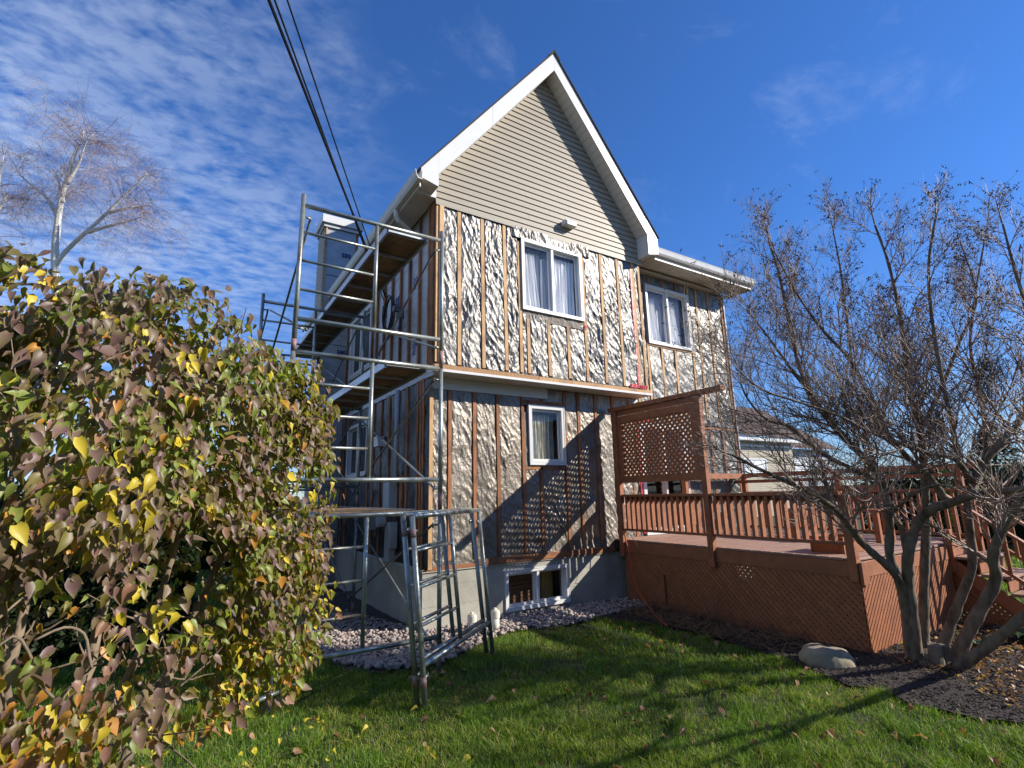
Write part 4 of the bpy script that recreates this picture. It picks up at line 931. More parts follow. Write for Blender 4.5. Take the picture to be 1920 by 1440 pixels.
while nl < 130:
    x, y = r_.normal(-2.4, .75), r_.normal(-2.9, .8)
    if x > -.8 or not lawn_ok(x, y): continue
    drop(x, y, 'ly', s=r_.uniform(.45, 1.0), z=.035); nl += 1
# litter on the mulch: uncountable
VV, FF, MI = [], [], []; base = 0
CP = scat([(2.9, -4.6), (2.6, -5.0), (3.2, -5.6), (5.5, -6.4), (7.5, -6), (7.5, -4.6), (5.6, -3.8), (3.2, -3.85)], 2600, 31)
for i, (x, y) in enumerate(CP):
    v, f = LT[i % 8]; a = r_.uniform(0, 6.28); s = r_.uniform(.35, .8)
    Mx = np.array(Matrix.Rotation(a, 3, 'Z')@Matrix.Rotation(r_.uniform(-.7, .7), 3, 'X')@Matrix.Rotation(r_.uniform(-.7, .7), 3, 'Y')); VV.append((v*s)@Mx.T+np.array([x, y, .035+gz(x, y)])); FF.append(f+base); base += len(v); MI += [int(r_.choice([0, 0, 0, 1, 1, 2, 2, 3]))]*len(f)
np_mesh('leaf_litter', np.concatenate(VV), np.concatenate(FF), [M['dry'], M['dry2'], M['lr'], M['lo']], MI, True, kind='stuff', cat='leaf litter', label='pale and russet leaf litter strewn over the bed right of the bare tree')

# grass
def blades(name, xy, hmin, hmax, wd, mats, seed, kind='stuff', lean=.55, **kw):
    r_ = np.random.default_rng(seed); n_ = len(xy); a = r_.uniform(0, 2*np.pi, n_); h = r_.uniform(hmin, hmax, n_); ln = r_.uniform(.1, lean, n_)*h; w_ = wd*r_.uniform(.7, 1.3, n_)
    la = r_.uniform(0, 2*np.pi, n_)*.35+a*.0+r_.uniform(0, 6.28, n_)
    dx, dy = np.cos(a)*w_/2, np.sin(a)*w_/2; lx, ly = np.cos(la), np.sin(la)
    z0 = np.array([gz(x, y) for x, y in xy])-.015
    V = np.empty((n_, 5, 3), 'f')
    V[:, 0] = np.stack([xy[:, 0]-dx, xy[:, 1]-dy, z0], 1); V[:, 1] = np.stack([xy[:, 0]+dx, xy[:, 1]+dy, z0], 1)
    mx, my = xy[:, 0]+lx*ln*.35, xy[:, 1]+ly*ln*.35
    V[:, 2] = np.stack([mx+dx*.8, my+dy*.8, z0+h*.62], 1); V[:, 3] = np.stack([mx-dx*.8, my-dy*.8, z0+h*.62], 1)
    V[:, 4] = np.stack([xy[:, 0]+lx*ln*1.25, xy[:, 1]+ly*ln*1.25, z0+h*.98], 1)
    F = np.empty((n_, 3, 3), 'i'); b = np.arange(n_)*5
    F[:, 0] = np.stack([b, b+1, b+2], 1); F[:, 1] = np.stack([b, b+2, b+3], 1); F[:, 2] = np.stack([b+3, b+2, b+4], 1)
    mi = np.repeat(r_.choice(len(mats), n_, p=kw.pop('prob', None)), 3)
    return np_mesh(name, V.reshape(-1, 3), F.reshape(-1, 3), mats, mi, False, kind=kind, **kw)
def grass_mat(name, c):
    m = bpy.data.materials.new(name); m.use_nodes = True; t = m.node_tree; n = t.nodes; l = t.links; n.remove(n['Principled BSDF'])
    g_ = n.new('ShaderNodeNewGeometry'); ns = n.new('ShaderNodeTexNoise'); ns.inputs['Scale'].default_value = 1.6; ns.inputs['Detail'].default_value = 5; l.new(g_.outputs['Position'], ns.inputs['Vector'])
    cr = n.new('ShaderNodeValToRGB'); cr.color_ramp.elements[0].position = .38; cr.color_ramp.elements[1].position = .64
    cr.color_ramp.elements[0].color = (*c, 1); cr.color_ramp.elements[1].color = (c[0]*1.55+.01, c[1]*1.2, c[2]*1.1, 1); l.new(ns.outputs[0], cr.inputs[0])
    p_ = n.new('ShaderNodeBsdfPrincipled'); p_.inputs['Roughness'].default_value = .5; p_.inputs['Specular IOR Level'].default_value = .35; l.new(cr.outputs[0], p_.inputs['Base Color'])
    tr = n.new('ShaderNodeBsdfTranslucent'); tr.inputs[0].default_value = (c[0]*1.7, c[1]*1.7, c[2]*.8, 1); mx = n.new('ShaderNodeMixShader'); mx.inputs[0].default_value = .3
    l.new(p_.outputs[0], mx.inputs[1]); l.new(tr.outputs[0], mx.inputs[2]); l.new(mx.outputs[0], n['Material Output'].inputs[0]); return m
GM = [grass_mat('grass_blade_deep', (.082, .168, .018)), grass_mat('grass_blade_mid', (.165, .275, .032)), grass_mat('grass_blade_straw', (.33, .30, .13))]
r_ = np.random.default_rng(77); pts = []
tot = 0
while tot < 300000:
    q = np.stack([r_.uniform(-5.2, 4.2, 60000), r_.uniform(-6.3, 6, 60000)], 1)
    d = np.hypot(q[:, 0]+3, q[:, 1]+6.7); keep = r_.random(len(q)) < np.minimum(1, (3.0/np.maximum(d, 1))**1.3)
    # only where the lens could look or just beside it
    az = np.arctan2(q[:, 0]+3, q[:, 1]+6.7); keep &= (az > yaw-R(58)) & (az < yaw+R(58)) & (d > 1.6)
    edge = np.array([noise.noise(Vector((x*3, y*3, 0)))*.06 for x, y in q])
    keep &= ~pip(q[:, 0]+edge, q[:, 1]+edge, GRAVEL) & ~pip(q[:, 0]-edge, q[:, 1]+edge, MULCH)
    keep &= ~((q[:, 0] > -.2) & (q[:, 1] > 0)) & ~((q[:, 0] > 3.25) & (q[:, 1] > YC))
    # thin, uneven turf: clumps
    pts.append(q[keep]); tot += keep.sum()
G = np.concatenate(pts)
th_ = np.array([noise.noise(Vector((x*.9+7, y*.9, 2)))+.6*noise.noise(Vector((x*3.1, y*3.1, 8))) for x, y in G]); G = G[(th_ > -.38) | (r_.random(len(G)) < .35)]
hh = np.array([noise.noise(Vector((x*1.1, y*1.1, 5))) for x, y in G[::1]])
sel = hh > -.05
blades('grass', G[sel], .035, .068, .0046, GM, 1, lean=1.0, cat='grass', label='thick green lawn grass in front of the house', prob=[.52, .42, .06])
q9 = G[np.array([noise.noise(Vector((x*4.1, y*4.1, 21))) > .27 for x, y in G])]; blades('grass_tufts', q9, .06, .10, .005, GM, 9, lean=1.2, cat='grass', label='taller ragged tufts standing out of the lawn', prob=[.4, .5, .1])
blades('short_grass', G[~sel], .022, .05, .0046, GM, 2, lean=1.1, cat='grass', label='shorter worn patches of lawn grass', prob=[.48, .40, .12])
# far grass behind the stairs and left
q = np.stack([r_.uniform(7, 20, 26000), r_.uniform(-9, 3, 26000)], 1); blades('far_grass', q, .06, .12, .02, GM, 3, cat='grass', label='lawn beyond the deck stairs', prob=[.5, .46, .04])
q = np.stack([r_.uniform(-9, -1.5, 26000), r_.uniform(-1, 9, 26000)], 1); q = q[~pip(q[:, 0], q[:, 1], GRAVEL)]; blades('side_grass', q, .05, .10, .014, GM, 4, cat='grass', label='shaded lawn left of the scaffold', prob=[.6, .36, .04])
# dead ornamental grass along the skirt
V_ = []; F_ = []; b0 = 0; rd = random.Random(4); tubes = []
for k in range(420):
    x, y = rd.uniform(2.5, 3.2), rd.uniform(-3.2, -.75); a = rd.uniform(0, 6.28); l_ = rd.uniform(.12, .38); h_ = rd.uniform(.01, .12)
    p0 = Vector((x, y, .02)); p1 = p0+Vector((math.cos(a)*l_*.5, math.sin(a)*l_*.5, h_)); p2 = p0+Vector((math.cos(a+.4)*l_, math.sin(a+.4)*l_, h_*.2+.01)); tubes.append(tube([p0, p1, p2], .0035, 3, False))
mk(None, 'dead_stems', join(*tubes), M['straw'], kind='stuff', cat='dead stems', label='flattened brown dead stems along the foot of the lattice skirt')
tubes = []
for k in range(26):
    x, y = rd.choice(((3.0, -.9), (2.95, -1.5), (3.05, -2.0))); x += rd.uniform(-.08, .08); y += rd.uniform(-.08, .08); a = rd.uniform(0, 6.28); l_ = rd.uniform(.15, .5)
    tubes.append(tube([(x, y, 0), (x+math.cos(a)*l_*.2, y+math.sin(a)*l_*.2, l_*.6), (x+math.cos(a)*l_*.45, y+math.sin(a)*l_*.45, l_)], .0028, 3, False))
mk(None, 'dry_shrub', join(*tubes), M['straw'], cat='shrub', label='thin dry twigs standing in front of the lattice skirt')
# yellow hosta like plants behind the tree
def strap_plant(x, y, n_, l_, m_, name, lb, cat, wd=.022, seed=0, up=.7, grp=None):
    rd = random.Random(seed); V = []; F = []
    t_ = root(name, (x, y, 0), lb, cat, grp)
    for k in range(n_):
        a = rd.uniform(0, 6.28); ll = l_*rd.uniform(.6, 1.2); u_ = up*rd.uniform(.6, 1.2); V = []; F = []
        dx, dy = math.cos(a), math.sin(a); px2, py2 = -dy, dx
        for i in range(6):
            s = i/5; r__ = ll*s*.75; z = ll*(u_*s*1.5-u_*1.1*s*s)+.01; w_ = wd*(math.sin(math.pi*min(1, s*.85+.12)))*rd.uniform(.9, 1.1)
            V += [(x+dx*r__+px2*w_, y+dy*r__+py2*w_, z+.006), (x+dx*r__, y+dy*r__, z), (x+dx*r__-px2*w_, y+dy*r__-py2*w_, z+.006)]
        for i in range(5): b = 3*i; F += [(b, b+1, b+4, b+3), (b+1, b+2, b+5, b+4)]
        mk(t_, 'leaf', (V, F), m_, smooth=True)
for i, (x, y, m_, n_, l_, wd) in enumerate(((5.35, -5.25, 'hosta', 16, .34, .02), (5.9, -5.0, 'hosta', 14, .32, .02), (4.55, -5.0, 'hosta', 12, .24, .022), (5.0, -4.5, 'darkleaf', 16, .32, .04), (4.4, -4.3, 'darkleaf', 12, .28, .035), (5.7, -4.55, 'darkleaf', 14, .3, .035), (3.75, -3.95, 'ly', 9, .16, .03), (6.4, -5.5, 'hosta', 12, .3, .02))):
    lb = ('golden strap leaved plant collapsing over the litter, nearest one to the low limb', 'golden strap leaved plant right behind the low limb', 'small yellowing plant just behind the tree trunks', 'dark green leafy plant at the foot of the stairs lattice', 'dark green leafy plant close to the sunlit lattice skirt', 'dark green leafy plant beneath the stairs', 'small yellow leafed plant against the lattice skirt corner', 'golden plant at the far right edge of the bed')[i]
    strap_plant(x, y, n_, l_, M[m_], 'bed_plant', lb, 'plant', wd, i, grp='plants in the mulch bed')

# ================================================================== TREES
def rand_unit(rd):
    z = rd.uniform(-1, 1); a = rd.uniform(0, 6.28); s = math.sqrt(1-z*z); return Vector((s*math.cos(a), s*math.sin(a), z))
LIMBS = [
  (0.052, [(3.38, -4.04, -0.11), (3.24, -4.13, 0.33), (3.11, -4.19, 0.67), (2.94, -4.21, 0.91), (2.69, -4.15, 1.11), (2.49, -4.13, 1.27), (2.23, -4.14, 1.48), (1.96, -4.12, 1.63), (1.61, -4.06, 1.78), (1.25, -3.99, 1.91), (0.95, -3.95, 2.03)]),
  (0.05, [(3.48, -3.99, -0.11), (3.39, -4.07, 0.45), (3.22, -4.12, 0.84), (3.13, -4.12, 1.04), (3.09, -4.18, 1.39), (3.0, -4.21, 1.77), (2.85, -4.13, 2.04), (2.7, -4.03, 2.26), (2.52, -3.93, 2.57), (2.39, -3.88, 2.96), (2.28, -3.89, 3.48), (2.21, -3.9, 3.94), (2.07, -3.91, 4.33)]),
  (0.055, [(3.36, -4.1, -0.09), (3.16, -4.22, 0.67), (3.04, -4.31, 1.06), (3.04, -4.44, 1.37), (3.02, -4.59, 1.51), (3.04, -4.74, 1.57), (2.99, -4.91, 1.63), (2.92, -5.11, 1.66), (2.85, -5.31, 1.69), (2.79, -5.53, 1.75), (2.62, -5.95, 1.95), (2.3, -6.45, 2.4), (2.0, -6.9, 2.9)]),
  (0.05, [(3.65, -4.02, -0.17), (3.65, -4.15, 0.6), (3.67, -4.26, 1.21), (3.66, -4.34, 1.78), (3.63, -4.39, 2.29), (3.61, -4.38, 2.81), (3.59, -4.42, 3.47), (3.53, -4.43, 4.15), (3.35, -4.43, 4.62)]),
  (0.048, [(3.63, -4.17, -0.02), (3.71, -4.31, 0.33), (3.72, -4.45, 0.64), (3.71, -4.58, 0.92), (3.67, -4.63, 1.23), (3.62, -4.68, 1.56), (3.63, -4.74, 1.75), (3.51, -4.72, 1.97), (3.48, -4.72, 2.3), (3.4, -4.74, 2.83), (3.39, -4.76, 3.39), (3.31, -4.84, 3.93), (3.32, -4.99, 4.47)]),
  (0.06, [(3.55, -4.22, -0.1), (3.56, -4.41, 0.17), (3.53, -4.6, 0.5), (3.51, -4.8, 0.85), (3.41, -4.84, 1.04), (3.37, -4.93, 1.26), (3.35, -5.11, 1.55), (3.35, -5.3, 1.8), (3.45, -5.46, 2.21), (3.42, -5.57, 2.71), (3.28, -5.61, 3.21)]),
  (0.058, [(3.48, -4.22, -0.17), (3.44, -4.42, 0.03), (3.41, -4.71, 0.3), (3.35, -4.99, 0.59), (3.34, -5.31, 0.92), (3.22, -5.78, 1.45), (3.0, -6.25, 2.1), (2.7, -6.7, 2.8), (2.5, -7.1, 3.5)]),
  (0.034, [(3.22, -5.78, 1.45), (3.3, -6.2, 1.8), (3.2, -6.7, 2.3), (2.9, -7.2, 2.8)]),
  (0.03, [(3.17, -4.26, 1.03), (3.21, -4.23, 1.31), (3.23, -4.16, 1.44), (3.18, -4.11, 1.85), (3.12, -4.08, 2.36), (3.08, -4.08, 2.94), (2.97, -4.15, 3.51), (2.85, -4.22, 4.08), (2.73, -4.26, 4.54)]),
  (0.032, [(3.25, -4.63, 1.58), (3.07, -4.58, 1.83), (2.92, -4.52, 1.97), (2.77, -4.43, 2.23), (2.58, -4.4, 2.6), (2.37, -4.36, 2.96), (2.15, -4.28, 3.22), (1.92, -4.22, 3.53), (1.66, -4.17, 4.0)]),
  (0.02, [(3.02, -4.28, 1.5), (2.74, -4.5, 1.61), (2.69, -4.6, 1.67), (2.71, -4.75, 1.73), (2.79, -4.91, 1.69), (2.95, -5.06, 1.64)]),
  (0.026, [(3.63, -4.74, 1.75), (3.35, -4.73, 1.97), (2.99, -4.64, 2.03), (2.68, -4.53, 2.13), (2.41, -4.44, 2.22), (2.02, -4.35, 2.37), (1.62, -4.24, 2.48), (1.23, -4.14, 2.58), (1.01, -4.05, 2.77)]),
  (0.04, [(3.63, -4.74, 1.75), (3.74, -4.86, 1.97), (3.85, -4.98, 2.15), (3.97, -5.1, 2.33), (4.08, -5.29, 2.79), (3.83, -5.37, 3.28), (3.65, -5.39, 3.79), (3.52, -5.41, 4.2)]),
  (0.032, [(3.62, -4.68, 1.56), (4.13, -4.76, 2.04), (4.29, -4.77, 2.62), (4.39, -4.75, 3.25), (4.51, -4.88, 3.93), (4.55, -5.07, 4.59)]),
  (0.026, [(3.63, -4.39, 2.29), (3.89, -4.53, 2.69), (4.16, -4.73, 3.28), (4.39, -4.89, 3.78), (4.18, -4.91, 4.43)]),
  (0.024, [(3.0, -4.21, 1.77), (2.52, -4.18, 1.9), (2.13, -4.1, 2.05), (1.75, -4.04, 2.29), (1.44, -3.98, 2.38), (1.25, -3.93, 2.67), (1.26, -4.02, 3.01)]),
  (0.024, [(2.85, -4.13, 2.04), (2.4, -4.11, 2.37), (1.95, -4.05, 2.82), (1.69, -3.98, 3.18), (1.49, -3.92, 3.44)]),
]
def smooth_path(P, k=3):
    P = [Vector(p) for p in P]; o = []
    for i in range(len(P)-1):
        p0, p1, p2, p3 = P[max(i-1, 0)], P[i], P[i+1], P[min(i+2, len(P)-1)]
        for s in range(k):
            t_ = s/k; o.append(.5*((2*p1)+(-p0+p2)*t_+(2*p0-5*p1+4*p2-p3)*t_*t_+(-p0+3*p1-3*p2+p3)*t_**3))
    o.append(P[-1]); return o
BT = root('bare_tree', (3.35, -4.2, 0), 'leafless multi stemmed tree with dried seed clusters in front of the deck stairs', 'tree')
rd = random.Random(12); twigs = []; seeds = []
def grow(p, d, l_, r0, lvl, acc, up=.35):
    n_ = 5 if lvl < 2 else 4; pts_ = [p.copy()]; dd = d.normalized()
    for i in range(n_):
        dd = (dd+rand_unit(rd)*.13+Vector((0, 0, up*.14))).normalized(); pts_.append(pts_[-1]+dd*(l_/n_))
    rads = [r0*(1-.75*i/n_) for i in range(n_+1)]; acc.append(tube(pts_, rads, 5 if lvl < 1 else (4 if lvl < 2 else 3), False))
    if lvl < 2:
        k = {0: 10, 1: 5}[lvl]
        for j in range(k):
            s = .2+.8*(j+rd.random())/k; idx = min(int(s*n_), n_-1); q = pts_[idx].lerp(pts_[idx+1], s*n_-idx); ld = (pts_[idx+1]-pts_[idx]).normalized()
            side = ld.cross(rand_unit(rd)).normalized(); nd_ = (ld*.75+side*.7+Vector((0, 0, .15))).normalized(); grow(q, nd_, l_*rd.uniform(.38, .7), max(.0020, r0*.55), lvl+1, acc, up)
    else:
        if pts_[-1].z > 2.9+.5*rd.random() and rd.random() < .45: seeds.append(pts_[-1])
for li, (r0, P_) in enumerate(LIMBS):
    sp = smooth_path(P_); n_ = len(sp); sp = [p+rand_unit(rd)*.008 for p in sp]
    rads = [r0*(1-.80*(i/(n_-1))**.8)*(1.25 if i == 0 else 1)*(1+.06*math.sin(i*2.1)) for i in range(n_)]
    sp6 = smooth_path(P_, 8); n6 = len(sp6); tv, tf = tube(sp6, [1.10*r0*(1-.80*(i/(n6-1))**.8) for i in range(n6)], 14)
    for vi, v_ in enumerate(tv):
        c_ = sp6[min(vi//14, n6-1)]; rv = v_-c_; tv[vi] = c_+rv*(1+.22*noise.noise(Vector((v_.x*26, v_.y*26, v_.z*7)))+.14*noise.noise(v_*5))
    mk(BT, 'limb', (tv, tf), M['bark'], smooth=True)
    tot_ = sum((sp[i+1]-sp[i]).length for i in range(n_-1)); k = int(tot_*(8.5 if li not in (2, 6, 7, 10) else 2.5)); acc = []
    for j in range(k):
        s = (j+rd.random())/k; 
        if s < .38 and r0 > .045: continue
        if s < .1: continue
        i = min(int(s*(n_-1)), n_-2); q = sp[i]; ld = (sp[i+1]-sp[i]).normalized(); side = ld.cross(rand_unit(rd)).normalized()
        if q.z < 1.9 and rd.random() < (.75 if q.x > 2.6 else .15): continue
        grow(q, (ld*.6+side*.75+Vector((-.18, 0, .25))).normalized(), rd.uniform(.38, .92)*(1.1-.35*s)*(1 if q.z < 3.4 else .7), max(.0048, rads[i]*.5), 0, acc)
    grow(sp[-1], (sp[-1]-sp[-2]).normalized(), .3, rads[-1], 0, acc)
    twigs += acc
mk(BT, 'stump', join(tube([(3.33, -4.28, -.02), (3.30, -4.30, .22)], [.07, .055], 10), tube([(3.42, -4.30, -.02), (3.42, -4.33, .20)], [.06, .05], 10)), M['bark'])
mk(BT, 'root_flare', tube([(3.47, -4.16, -.08), (3.47, -4.16, .03), (3.48, -4.14, .12)], [.26, .2, .11], 14), M['bark'], smooth=True)
mk(BT, 'twigs', join(*twigs), M['twig'], kind='stuff', smooth=True)
VV, FF = [], []; base = 0; oc = np.array([[1, 0, 0], [-1, 0, 0], [0, 1, 0], [0, -1, 0], [0, 0, 1], [0, 0, -1]], float); of = np.array([[0, 2, 4], [2, 1, 4], [1, 3, 4], [3, 0, 4], [2, 0, 5], [1, 2, 5], [3, 1, 5], [0, 3, 5]])
for p_ in seeds:
    for k in range(rd.randint(2, 7)):
        c = np.array(p_+rand_unit(rd)*rd.uniform(0, .028)); s = rd.uniform(.003, .0065); VV.append(oc*np.array([s, s, s*1.6])+c); FF.append(of+base); base += 6
np_mesh('seed_clusters', np.concatenate(VV), np.concatenate(FF), [M['seed']], None, False, parent=BT, kind='stuff')
# abandoned nest-like clump and a few hanging leaves
tubes = []
nc = Vector((3.95, -4.95, 2.9))
for k in range(130):
    a = nc+Vector((rd.gauss(0, .07), rd.gauss(0, .07), rd.gauss(0, .05))); tubes.append(tube([a, a+rand_unit(rd)*.1, a+rand_unit(rd)*.13], .002, 3, False))
mk(None, 'twig_nest', join(*tubes), M['seed'], cat='nest', label='dark clump of twigs caught high in the right side of the bare tree')
for i, (p_, c, lb) in enumerate((((1.68, -4.17, 4.05), 'dry2', 'small red brown leaf clinging near the top left of the bare tree'), ((3.15, -4.75, 3.45), 'dry2', 'brown leaf clinging in the middle of the bare tree'), ((4.35, -5.2, 2.45), 'ly', 'yellow leaf clinging at the right of the bare tree'))):
    o = bpy.data.objects.new('clinging_leaf', fl_me[c, i]); link(o); o.location = p_; o.rotation_euler = (1.2, .3, i); o['label'] = lb; o['category'] = 'leaf'

# a second bare tree and a shrubby one stand outside the frame on the sunny side; their shade dapples the lawn
def shade_tree(ox, oy, sc_, name, lb, seed, dens):
    rd4 = random.Random(seed); t_ = root(name, (ox, oy, 0), lb, 'tree'); acc = []
    for r0, P_ in LIMBS:
        sp = smooth_path([Vector(((p[0]-3.4)*sc_+ox, (p[1]+4.2)*sc_+oy, p[2]*sc_)) for p in P_], 2); n_ = len(sp); rads = [r0*sc_*1.3*(1-.8*i/(n_-1)) for i in range(n_)]
        mk(t_, 'limb', tube(sp, rads, 7), M['bark'], smooth=True)
        for j in range(dens):
            i = rd4.randint(n_//3, n_-1); d = (rand_unit(rd4)+Vector((0, 0, .4))).normalized(); a = sp[i]
            b = a+d*rd4.uniform(.3, .8)*sc_; acc.append(tube([a, a.lerp(b, .5)+rand_unit(rd4)*.06, b], [.010*sc_, .007*sc_, .003], 3, False))
            for q in range(4): c = a.lerp(b, rd4.uniform(.3, 1)); acc.append(tube([c, c+(d+rand_unit(rd4)).normalized()*.35*sc_], [.005*sc_, .002], 3, False))
    mk(t_, 'twigs', join(*acc), M['twig'], kind='stuff')
shade_tree(6.7, -9.6, 1.0, 'bare_tree', 'second bare tree standing outside the right edge of the lawn', 2, 5)

# birches behind the bush
def birch(name, polys, lb, seed, r0):
    t_ = root(name, (polys[0][0][0], polys[0][0][1], 0), lb, 'tree', 'birches behind the leafy bush'); rd2 = random.Random(seed); tw = []
    def tw_grow(p, d, l_, r_0, lvl):
        n_ = 6; P_ = [p.copy()]; dd = d.normalized()
        for i in range(n_):
            dd = (dd+rand_unit(rd2)*.20+Vector((0, 0, -.16 if lvl > 0 else -.04))).normalized(); P_.append(P_[-1]+dd*(l_/n_))
        tw.append(tube(P_, [r_0*(1-.8*i/n_) for i in range(n_+1)], 3, False))
        if lvl < 2:
            for j in range((7, 5)[lvl]):
                i = rd2.randint(1, n_-1); side = dd.cross(rand_unit(rd2)).normalized(); tw_grow(P_[i], (dd*.5+side*.8).normalized(), l_*rd2.uniform(.35, .7), r_0*.55, lvl+1)
    for pi, P_ in enumerate(polys):
        sp = smooth_path(P_, 3); n_ = len(sp); rr0 = r0 if pi == 0 else r0*.62*(.8 if pi > 1 else 1)
        rads = [rr0*(1-.85*i/(n_-1)) for i in range(n_)]; mk(t_, 'trunk' if pi == 0 else 'limb', tube(sp, rads, 8), M['birch'], smooth=True)
        for j in range(len(sp)*2):
            i = rd2.randint(int(n_*.25) if pi else int(n_*.45), n_-1); ld = (sp[min(i+1, n_-1)]-sp[i-1]).normalized(); side = ld.cross(rand_unit(rd2)).normalized()
            tw_grow(sp[i], (ld*.5+side*.9).normalized(), rd2.uniform(.9, 2.6), .0085, 0)
    mk(t_, 'crown', join(*tw), M['birch_twig'], kind='stuff')
birch('birch_tree', [[(-7.6, 19.2, 0), (-7.55, 19.23, 6.71), (-7.95, 18.41, 10.97), (-8.0, 18.08, 12.39), (-7.97, 17.81, 13.4), (-7.86, 17.58, 14.01), (-7.69, 17.22, 15.02), (-7.56, 17.01, 15.52), (-7.46, 16.85, 15.92)],
   [(-7.93, 18.45, 10.77), (-7.68, 18.17, 11.27), (-7.21, 17.72, 11.87), (-6.5, 17.06, 12.66), (-5.96, 16.54, 13.35), (-5.45, 16.06, 13.95), (-5.25, 15.86, 14.24)],
   [(-7.98, 18.02, 12.59), (-8.24, 18.07, 13.05), (-8.44, 18.12, 13.38), (-8.89, 18.3, 13.79), (-9.27, 18.45, 14.15), (-9.56, 18.56, 14.46)],
   [(-7.85, 17.6, 13.91), (-7.63, 17.34, 14.41), (-7.49, 17.15, 14.81), (-7.38, 16.92, 15.41), (-7.15, 16.68, 15.81)],
   [(-7.9, 17.82, 13.2), (-8.07, 17.77, 13.81), (-8.24, 17.75, 14.32)],
   [(-6.34, 16.92, 12.79), (-5.91, 16.62, 12.9), (-5.39, 16.27, 12.97), (-4.97, 15.98, 13.06)],
   [(-6.97, 17.51, 12.06), (-6.38, 17.08, 12.25), (-5.69, 16.6, 12.43), (-5.19, 16.23, 12.62)]], 'white barked bare birch with a long limb leaning right', 3, .17)
birch('birch_tree', [[(-10.2, 20, 0), (-9.7, 19.44, 6.52), (-9.87, 18.67, 9.99), (-9.72, 18.09, 11.91), (-9.54, 17.78, 12.68), (-9.42, 17.63, 12.96)],
   [(-9.87, 18.67, 9.99), (-9.75, 18.02, 12.3), (-9.72, 17.65, 13.64), (-9.66, 17.42, 14.41)]], 'bare birch half cut off by the left edge of the picture', 8, .13)

# ---------------------------------------------------------------- leafy bush (lilac turning colour)
BU = root('leafy_bush', (-3.4, -3.9, 0), 'large lilac bush turning purple, green and yellow in the left foreground', 'bush')
rd = random.Random(5)
BLOBS = [  # centre, radii
  ((-3.55, -4.05, 2.05), (.66, .62, .66)), ((-3.15, -3.75, 2.22), (.60, .5, .58)), ((-2.80, -3.45, 2.0), (.50, .42, .62)), ((-2.52, -3.35, 1.75), (.32, .35, .80)),
  ((-3.35, -4.25, 1.35), (.38, .38, .36)), ((-2.50, -3.45, 1.15), (.30, .30, .42)), ((-2.75, -3.5, 1.25), (.35, .3, .45)), ((-3.62, -4.3, .98), (.36, .36, .24)), ((-2.85, -3.6, .95), (.28, .25, .28)), ((-2.62, -3.5, .95), (.26, .24, .24)), ((-3.35, -4.2, .85), (.42, .3, .34)), ((-3.6, -4.35, .55), (.35, .3, .25)), ((-2.95, -3.75, 1.45), (.4, .35, .4)), ((-3.45, -4.35, 1.75), (.4, .35, .4)), ((-3.75, -3.6, 1.9), (.6, .6, .7)), ((-3.35, -3.95, .55), (.3, .25, .16)), ((-2.42, -3.30, 2.35), (.22, .22, .25)), ((-3.35, -3.5, 2.35), (.5, .4, .38))]
stems = [[(-3.40, -3.95, -.05), (-3.18, -3.80, .45), (-3.02, -3.68, .85), (-2.85, -3.55, 1.3), (-2.68, -3.45, 1.8), (-2.55, -3.38, 2.4)],
         [(-3.46, -3.9, -.05), (-3.35, -3.72, .6), (-3.25, -3.6, 1.2), (-3.18, -3.5, 1.9), (-3.15, -3.5, 2.5)],
         [(-3.5, -3.95, -.05), (-3.55, -3.8, .7), (-3.5, -3.7, 1.4), (-3.55, -3.7, 2.3)],
         [(-3.42, -4.0, -.05), (-3.22, -3.7, .5), (-2.95, -3.45, .95), (-2.62, -3.35, 1.2), (-2.45, -3.35, 1.35)],
         [(-3.3, -3.75, .55), (-3.05, -3.6, 1.2), (-2.95, -3.6, 1.9), (-2.85, -3.55, 2.45)],
         [(-3.5, -3.95, -.05), (-3.72, -4.1, .5), (-3.7, -4.3, .95), (-3.6, -4.45, 1.3)],
         [(-3.35, -3.7, .5), (-3.45, -4.05, 1.1), (-3.5, -4.25, 1.6), (-3.45, -4.4, 2.1)]]
tw = []
for i, P_ in enumerate(stems):
    sp = smooth_path(P_, 4); n_ = len(sp); sp = [p+rand_unit(rd)*.012 for p in sp]; r0 = .032 if i < 4 else .02
    mk(BU, 'stem', tube(sp, [r0*(1-.72*j/(n_-1)) for j in range(n_)], 9), M['bushbark'], smooth=True)
    for j in range(30):
        k = rd.randint(int(n_*.3), n_-1); p = sp[k]; d = (rand_unit(rd)+Vector((0, 0, .3))).normalized(); P2 = [p.copy()]; ll = rd.uniform(.2, .6)
        for q in range(4): d = (d+rand_unit(rd)*.35+Vector((0, 0, .1))).normalized(); P2.append(P2[-1]+d*ll/4)
        tw.append(tube(P2, [.006, .005, .004, .003, .002], 4, False))
# pale curly dead twigs low on the left
for P_ in ([(-3.45, -4.55, 1.28), (-3.38, -4.5, 1.36), (-3.33, -4.48, 1.28), (-3.30, -4.46, 1.2), (-3.27, -4.46, 1.16)], [(-3.33, -4.5, 1.34), (-3.27, -4.46, 1.36), (-3.22, -4.44, 1.33), (-3.20, -4.43, 1.26), (-3.19, -4.42, 1.22)]): tw.append(tube(smooth_path(P_, 3), .0045, 5))
mk(BU, 'twigs', join(*tw), M['bushbark'], kind='stuff', smooth=True)
